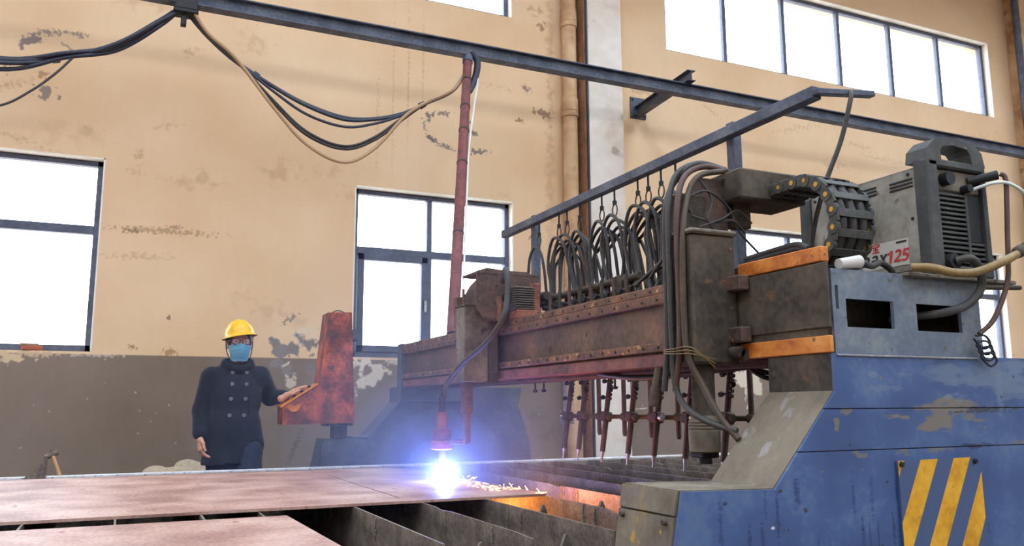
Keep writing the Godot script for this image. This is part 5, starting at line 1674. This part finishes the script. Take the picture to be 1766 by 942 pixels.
func worker():
	var base := Vector3(0.72, 0.0, -6.12)
	var t := thing("person", base, "person in yellow helmet, blue mask and navy coat, hand on the red console", "person")
	var skin := mat("skin", rgb(206, 150, 124), 1.0, 0.6)
	skin.subsurf_scatter_enabled = true
	skin.subsurf_scatter_strength = 0.1
	var coat_m := mat("coat_wool", tex([[0.0, rgb(14, 17, 29)], [1.0, rgb(28, 32, 48)]], 128, 0.03, 0.16, 0.6, 70), 0.25, 0.95)
	coat_m.rim_enabled = true
	coat_m.rim = 0.12
	var denim := mat("denim", tex([[0.0, rgb(22, 29, 46)], [1.0, rgb(42, 52, 76)]], 128, 0.03, 0.16, 0.6, 71), 0.25, 0.9)
	mat("hair_dark", rgb(26, 22, 22), 1.0, 0.6)
	mat("helmet_yellow", rgb(240, 182, 14), 1.0, 0.3)
	mat("mask_blue", rgb(96, 156, 184), 1.0, 0.85)
	mat("lens", Color(0.8, 0.85, 0.95, 0.15), 1.0, 0.05)
	M.lens.transparency = BaseMaterial3D.TRANSPARENCY_ALPHA
	mat("frame_red", rgb(110, 40, 44), 1.0, 0.4)
	mat("eye_white", rgb(170, 160, 154), 1.0, 0.3)
	mat("button_horn", rgb(104, 100, 102), 1.0, 0.25)
	var sr := Vector3(0.548, 1.415, -6.14)
	var sl := Vector3(0.87, 1.425, -6.15)
	var er := Vector3(0.497, 1.19, -6.16)
	var wr := Vector3(0.487, 1.04, -6.08)
	var el := Vector3(0.965, 1.28, -6.27)
	var wl := Vector3(1.035, 1.283, -6.06)
	var hr := Vector3(0.635, 0.92, -6.13)
	var hl := Vector3(0.785, 0.92, -6.12)
	var kr := Vector3(0.64, 0.5, -6.1)
	var kl := Vector3(0.835, 0.52, -5.99)
	var ar := Vector3(0.645, 0.09, -6.16)
	var al := Vector3(0.83, 0.09, -6.07)
	var c := Vector3(0.713, 1.645, -6.08)
	# skin: one continuous body, with finer grids for the head and the hands
	var slope := Vector3(0.843, 0.539, 0).normalized()
	var left := hand_bones(wl, slope, Vector3(0, 0, 1), Vector3(-0.539, 0.843, 0), 0.16, slope)
	var right := hand_bones(wr + Vector3(0, -0.03, 0.005), Vector3(0.06, -0.98, 0.15).normalized(), Vector3(0.1, 0.15, 0.98).normalized(), Vector3(-1, 0, 0), 0.62, Vector3(0.2, -0.95, 0.2).normalized())
	var head := [[c + Vector3(0, 0.035, -0.01), Vector3(0.078, 0.1, 0.095)], [c + Vector3(0, -0.05, 0.02), Vector3(0.058, 0.065, 0.07)], [c + Vector3(0, -0.085, 0.045), Vector3(0.028, 0.02, 0.025)], [c + Vector3(0, 0.0, 0.085), c + Vector3(0, -0.03, 0.104), 0.009, 0.014], [c + Vector3(-0.078, -0.01, -0.005), Vector3(0.01, 0.03, 0.018)], [c + Vector3(0.078, -0.01, -0.005), Vector3(0.01, 0.03, 0.018)], [c + Vector3(-0.032, 0.026, 0.078), c + Vector3(0.032, 0.026, 0.078), 0.012, 0.012], [c + Vector3(0, -0.06, -0.02), Vector3(0.713, 1.45, -6.13), 0.052, 0.055]]
	var bodyp := [[Vector3(0.713, 1.53, -6.11), Vector3(0.713, 1.42, -6.14), 0.05, 0.06], [Vector3(0.62, 1.37, -6.14), Vector3(0.8, 1.37, -6.14), 0.085, 0.085], [Vector3(0.71, 1.3, -6.14), Vector3(0.71, 0.98, -6.13), 0.13, 0.12], [sr, er, 0.045, 0.038], [er, wr, 0.036, 0.026], [sl, el, 0.045, 0.038], [el, wl, 0.036, 0.026], [hr, kr, 0.075, 0.05], [kr, ar, 0.048, 0.036], [hl, kl, 0.075, 0.05], [kl, al, 0.048, 0.036], [hr, hl, 0.1, 0.1]]
	var st := mb()
	nets(st, bodyp, 0.04, Vector3(0.38, 0.02, -6.42), Vector3(1.12, 1.56, -5.88), 0.02)
	nets(st, head, 0.02, c + Vector3(-0.1, -0.22, -0.13), c + Vector3(0.1, 0.15, 0.13), 0.006)
	nets(st, left, 0.006, wl + Vector3(-0.06, -0.07, -0.07), wl + Vector3(0.22, 0.16, 0.11), 0.005)
	nets(st, right, 0.006, wr + Vector3(-0.07, -0.23, -0.08), wr + Vector3(0.12, 0.03, 0.11), 0.005)
	commit(st, "body", skin, t)
	# coat
	var coat := [[Vector3(0.6, 1.385, -6.14), Vector3(0.82, 1.39, -6.14), 0.085, 0.085], [Vector3(0.71, 1.27, -6.12), Vector3(0.175, 0.2, 0.13)], [Vector3(0.705, 1.08, -6.115), Vector3(0.175, 0.22, 0.14)],
		[Vector3(0.635, 1.05, -6.12), Vector3(0.62, 0.76, -6.11), 0.11, 0.125], [Vector3(0.75, 1.05, -6.12), Vector3(0.745, 0.76, -6.1), 0.115, 0.12], [Vector3(0.785, 1.08, -6.11), Vector3(0.81, 0.95, -6.12), 0.1, 0.105],
		[sr, er, 0.074, 0.062], [er, wr, 0.06, 0.05], [sl, el, 0.074, 0.06], [el, wl - (wl - el).normalized() * 0.03, 0.062, 0.047],
		[Vector3(0.64, 1.5, -6.1), Vector3(0.703, 1.475, -6.03), 0.032, 0.026], [Vector3(0.786, 1.503, -6.1), Vector3(0.723, 1.475, -6.03), 0.032, 0.026], [Vector3(0.637, 1.51, -6.12), Vector3(0.713, 1.52, -6.2), 0.036, 0.036], [Vector3(0.789, 1.512, -6.12), Vector3(0.713, 1.52, -6.2), 0.036, 0.036], [Vector3(0.61, 1.43, -6.13), Vector3(0.815, 1.435, -6.13), 0.06, 0.06],
		[Vector3(0.7, 0.3, -6.12), Vector3(1.2, 0.53, 1.2), "cut"], [Vector3(0.87, 0.8, -5.98), Vector3(0.12, 0.2, 0.14), "cut"]]
	st = mb()
	nets(st, coat, 0.022, Vector3(0.36, 0.76, -6.44), Vector3(1.12, 1.56, -5.9), 0.0135)
	commit(st, "coat", coat_m, t)
	for row in [1.445, 1.365, 1.265, 1.155]:
		for x in [0.668, 0.762]:
			var p := Vector3(x + (1.3 - row) * -0.05, row, -5.85)
			while field(p, coat, 0.022) > 0.0 and p.z > -6.2: p.z -= 0.003
			st = mb()
			cyl(st, p + Vector3(0, 0, -0.004), p + Vector3(0, 0, 0.008), 0.0155, 0.013, 14)
			commit(st, "button", M.button_horn, t)
	st = mb()
	var flap := []
	for row in [1.43, 1.3, 1.15, 1.02, 0.9]:
		var p := Vector3(0.79, row, -5.85)
		while field(p, coat, 0.022) > -0.003 and p.z > -6.2: p.z -= 0.003
		flap.append(p)
	tube(st, spline(flap, 5), 0.006, 6)
	commit(st, "coat_edge", coat_m, t)
	# trousers and shoes
	st = mb()
	nets(st, [[hr, kr, 0.105, 0.082], [kr, ar + Vector3(0, 0.02, 0), 0.08, 0.072], [hl, kl, 0.108, 0.084], [kl, al + Vector3(0, 0.02, 0), 0.082, 0.072], [hr, hl, 0.12, 0.12]], 0.03, Vector3(0.48, 0.02, -6.32), Vector3(0.98, 1.06, -5.86), 0.02)
	commit(st, "trousers", denim, t)
	for a in [ar, al]:
		st = mb()
		nets(st, [[a + Vector3(0, -0.035, -0.03), a + Vector3(0, -0.045, 0.16), 0.05, 0.042], [a + Vector3(0, 0.02, 0), a, 0.05, 0.05]], 0.02, a + Vector3(-0.08, -0.11, -0.11), a + Vector3(0.08, 0.09, 0.24), 0.013)
		commit(st, "shoe", M.black, t)
	# hair, mask, glasses, eyes
	st = mb()
	nets(st, [[c + Vector3(0, 0.035, -0.012), Vector3(0.086, 0.106, 0.1)], [c + Vector3(0, -0.05, 0.075), Vector3(0.072, 0.12, 0.085), "cut"], [c + Vector3(0, -0.14, 0.0), Vector3(0.2, 0.1, 0.2), "cut"]], 0.01, c + Vector3(-0.11, -0.12, -0.13), c + Vector3(0.11, 0.16, 0.12), 0.007)
	commit(st, "hair", M.hair_dark, t)
	for s in [-1.0, 1.0]:
		st = mb()
		nets(st, [[c + Vector3(0.031 * s, 0.008, 0.078), Vector3(0.012, 0.006, 0.011)]], 0.01, c + Vector3(0.031 * s - 0.02, -0.01, 0.055), c + Vector3(0.031 * s + 0.02, 0.026, 0.1), 0.004)
		var eye := commit(st, "eye", M.eye_white, t)
		st = mb()
		cyl(st, c + Vector3(0.031 * s, 0.008, 0.088), c + Vector3(0.031 * s, 0.008, 0.0925), 0.0065, 0.005, 10)
		commit(st, "iris", M.hair_dark, eye)
	var rows := []
	for i in 15:
		var v := i / 14.0
		var row := []
		for j in 21:
			var u := (j / 10.0) - 1.0
			var an := u * 1.22
			var nose := 0.018 * exp(-u * u * 14.0) * (1.0 - v)
			var rx := 0.08 - 0.022 * v
			var rz := 0.104 + 0.016 * sin(PI * clampf(v * 1.1, 0, 1)) - 0.016 * v + nose + 0.0016 * sin(v * 26.0)
			var y := -0.018 + 0.01 * (1.0 - u * u) - 0.105 * v - 0.012 * (1.0 - u * u) * v
			row.append(c + Vector3(rx * sin(an), y, rz * cos(an) * 0.98 + 0.006))
		rows.append(row)
	st = mb()
	sheet(st, rows, c)
	var mask := commit(st, "face_mask", M.mask_blue, t)
	for s in [-1.0, 1.0]:
		st = mb()
		tube(st, spline([c + Vector3(0.078 * s, -0.03, 0.03), c + Vector3(0.086 * s, -0.0, -0.01), c + Vector3(0.088 * s, -0.03, -0.02), c + Vector3(0.07 * s, -0.1, 0.03)], 5), 0.002, 5)
		commit(st, "ear_loop", M.label_white, mask)
	st = mb()
	for s in [-1.0, 1.0]:
		var ring := []
		for k in 20: ring.append(c + Vector3(0.035 * s + 0.028 * cos(TAU * k / 20), 0.008 + 0.021 * sin(TAU * k / 20), 0.108 - absf(cos(TAU * k / 20) * 0.5 + 0.5) * 0.006))
		tube(st, ring, 0.0027, 6, true)
		tube(st, [c + Vector3(0.062 * s, 0.012, 0.104), c + Vector3(0.082 * s, 0.012, 0.06), c + Vector3(0.086 * s, 0.008, -0.01)], 0.0024, 6)
	tube(st, [c + Vector3(-0.008, 0.014, 0.108), c + Vector3(0, 0.018, 0.111), c + Vector3(0.008, 0.014, 0.108)], 0.0024, 6)
	var glasses := commit(st, "glasses", M.frame_red, t)
	for s in [-1.0, 1.0]:
		st = mb()
		cyl(st, c + Vector3(0.035 * s, 0.008, 0.1035), c + Vector3(0.035 * s, 0.008, 0.105), 0.022, -1, 18)
		commit(st, "lens", M.lens, glasses)
	# helmet: ridged shell with a rolled rim and peak
	var hb := Basis(Vector3.BACK, 0.16) * Basis(Vector3.RIGHT, -0.06)
	var hc := c + Vector3(0, 0.058, -0.005)
	rows = []
	for i in 15:
		var ph := PI * 0.5 * i / 12.0
		var row := []
		for j in 48:
			var th := TAU * j / 48
			var p: Vector3
			if i <= 12:
				var rr := sin(ph)
				p = Vector3(0.1 * rr * cos(th), 0.108 * cos(ph), 0.122 * rr * sin(th))
				var ridge := maxf(exp(-pow(p.x / 0.016, 2.0)), 0.7 * exp(-pow((absf(p.x) - 0.045) / 0.01, 2.0)))
				p *= 1.0 + 0.05 * ridge * clampf(1.25 - ph / 1.3, 0.0, 1.0)
			else:
				var out := 1.0 + 0.09 * (i - 12)
				var peak := maxf(0.0, sin(th))
				p = Vector3(0.1 * out * cos(th), -0.006 * (i - 12) - 0.004 * peak * (i - 12), 0.122 * (out + 0.12 * pow(peak, 3.0) * (i - 12)) * sin(th))
			row.append(hc + hb * p)
		rows.append(row)
	st = mb()
	sheet(st, rows, hc - Vector3(0, 0.05, 0), true)
	var helmet := commit(st, "helmet", M.helmet_yellow, t)
	st = mb()
	var rim: Array = rows[14]
	tube(st, rim, 0.003, 6, true)
	commit(st, "rim", M.helmet_yellow, helmet)
	st = mb()
	tube(st, spline([hc + hb * Vector3(-0.092, -0.005, 0.0), c + Vector3(-0.082, -0.06, 0.02), c + Vector3(-0.05, -0.125, 0.045), c + Vector3(0.0, -0.14, 0.05), c + Vector3(0.05, -0.125, 0.045), c + Vector3(0.082, -0.06, 0.02), hc + hb * Vector3(0.092, -0.005, 0.0)], 6), 0.003, 6)
	commit(st, "chin_strap", M.black, helmet)
	org = Vector3.ZERO

func arc():
	var at := Vector3(1.585, 0.828, -4.36)
	var glow := mat("arc_glow", rgb(190, 206, 255), 1.0, 0.5)
	glow.emission_enabled = true
	glow.emission = Color(0.72, 0.8, 1.0)
	glow.emission_energy_multiplier = 60.0
	var ember := mat("spark_glow", rgb(255, 190, 120), 1.0, 0.5)
	ember.emission_enabled = true
	ember.emission = Color(1.0, 0.72, 0.42)
	ember.emission_energy_multiplier = 14.0
	org = at
	var st := mb()
	nets(st, [[at + Vector3(0, 0.01, 0), at + Vector3(0, -0.008, 0), 0.01, 0.024], [at + Vector3(-0.02, -0.01, 0.01), at + Vector3(0.03, -0.012, 0.04), 0.014, 0.008]], 0.02, at - Vector3.ONE * 0.06, at + Vector3.ONE * 0.08, 0.005)
	single(st, "plasma_flame", glow, "blue-white plasma flame burning on the plate under the torch", "flame")
	var l := OmniLight3D.new()
	l.name = "arc_light"
	l.light_color = Color(0.5, 0.58, 1.0)
	l.light_energy = 0.75
	l.light_size = 0.03
	l.omni_range = 40.0
	l.omni_attenuation = 2.0
	l.shadow_enabled = true
	add_child(l)
	l.position = at + Vector3(0, 0.03, 0.06)
	# sparks skimming over the plate towards the viewer, and spilling under it
	st = mb()
	org = at
	for k in 150:
		var d := Vector3(rng.randf_range(0.02, 0.3), rng.randf_range(-0.01, 0.07), 1.0).normalized()
		var s := pow(rng.randf(), 1.4) * 0.62
		var p := at + Vector3(0, -0.01, 0.02) + d * s
		p.y = maxf(p.y - s * s * 0.12, 0.8135)
		if k % 7 == 0:
			p += Vector3(rng.randf_range(-0.02, 0.05), rng.randf_range(0.0, 0.03), 0)
			d = Vector3(rng.randf_range(-0.6, 0.8), rng.randf_range(0, 0.7), 1).normalized()
		cyl(st, p, p + d * rng.randf_range(0.008, 0.035), 0.0011, 0.0005, 4, false)
	for k in 14:
		var p := Vector3(1.84 + rng.randf_range(-0.04, 0.06), 0.79 + rng.randf_range(-0.05, 0.03), -3.85 + rng.randf_range(-0.25, 0.25))
		cyl(st, p, p + Vector3(0.01, -0.02, 0.015), 0.001, 0.0005, 4, false)
	for k in 8:
		var p := Vector3(1.774, 0.812, -3.52) + Vector3(rng.randf_range(-0.03, 0.01), 0.001, rng.randf_range(-0.03, 0.02))
		cyl(st, p, p + Vector3(0.012, 0.003, 0.015) * rng.randf(), 0.0016, 0.0006, 4, false)
	single(st, "spark_flame_shower", ember, "orange sparks skimming over the plate in front of the flame", "sparks", "", "stuff")
	st = mb()
	org = Vector3(1.63, 0.7, -4.1)
	for k in 90:
		var d := Vector3(rng.randf_range(-0.25, 0.25), rng.randf_range(-1.0, -0.1), rng.randf_range(0.2, 1.2)).normalized()
		var p := at + Vector3(0, -0.035, 0.01) + d * rng.randf() * 0.35
		cyl(st, p, p + d * rng.randf_range(0.015, 0.05), 0.0012, 0.0005, 4, false)
	single(st, "under_spark_flame", ember, "orange sparks blown down under the plate between the slats", "sparks", "", "stuff")
	for q in [[Vector3(1.64, 0.715, -3.95), 0.25], [Vector3(1.86, 0.79, -3.7), 0.3]]:
		l = OmniLight3D.new()
		l.name = "spark_light"
		l.light_color = Color(1.0, 0.62, 0.3)
		l.light_energy = q[1]
		l.light_size = 0.05
		l.omni_range = 40.0
		l.omni_attenuation = 2.0
		l.shadow_enabled = true
		add_child(l, true)
		l.position = q[0]
	# cutting smoke around the flame
	var haze := [[0.22, 0.9, "densest wisp of bluish smoke right at the flame"], [0.4, 0.45, "small puff of bluish smoke close round the flame"], [0.7, 0.28, "bluish smoke spreading round the torch nozzle"], [1.1, 0.17, "thin bluish smoke reaching up to the torch"], [1.7, 0.085, "faint haze drifting before the far leg"], [2.6, 0.03, "widest and faintest haze over the cutting table"]]
	for q in haze:
		var f := FogVolume.new()
		f.name = "cutting_smoke"
		f.shape = RenderingServer.FOG_VOLUME_SHAPE_ELLIPSOID
		f.size = Vector3(q[0], q[0] * 0.9, q[0])
		var fm := FogMaterial.new()
		fm.density = q[1]
		fm.albedo = Color(0.8, 0.85, 1.0)
		f.material = fm
		f.name = numbered("cutting_smoke")
		add_child(f)
		f.position = at + Vector3(0, q[0] * 0.08, 0)
		tag(f, q[2], "smoke", "", "stuff")
	org = Vector3.ZERO
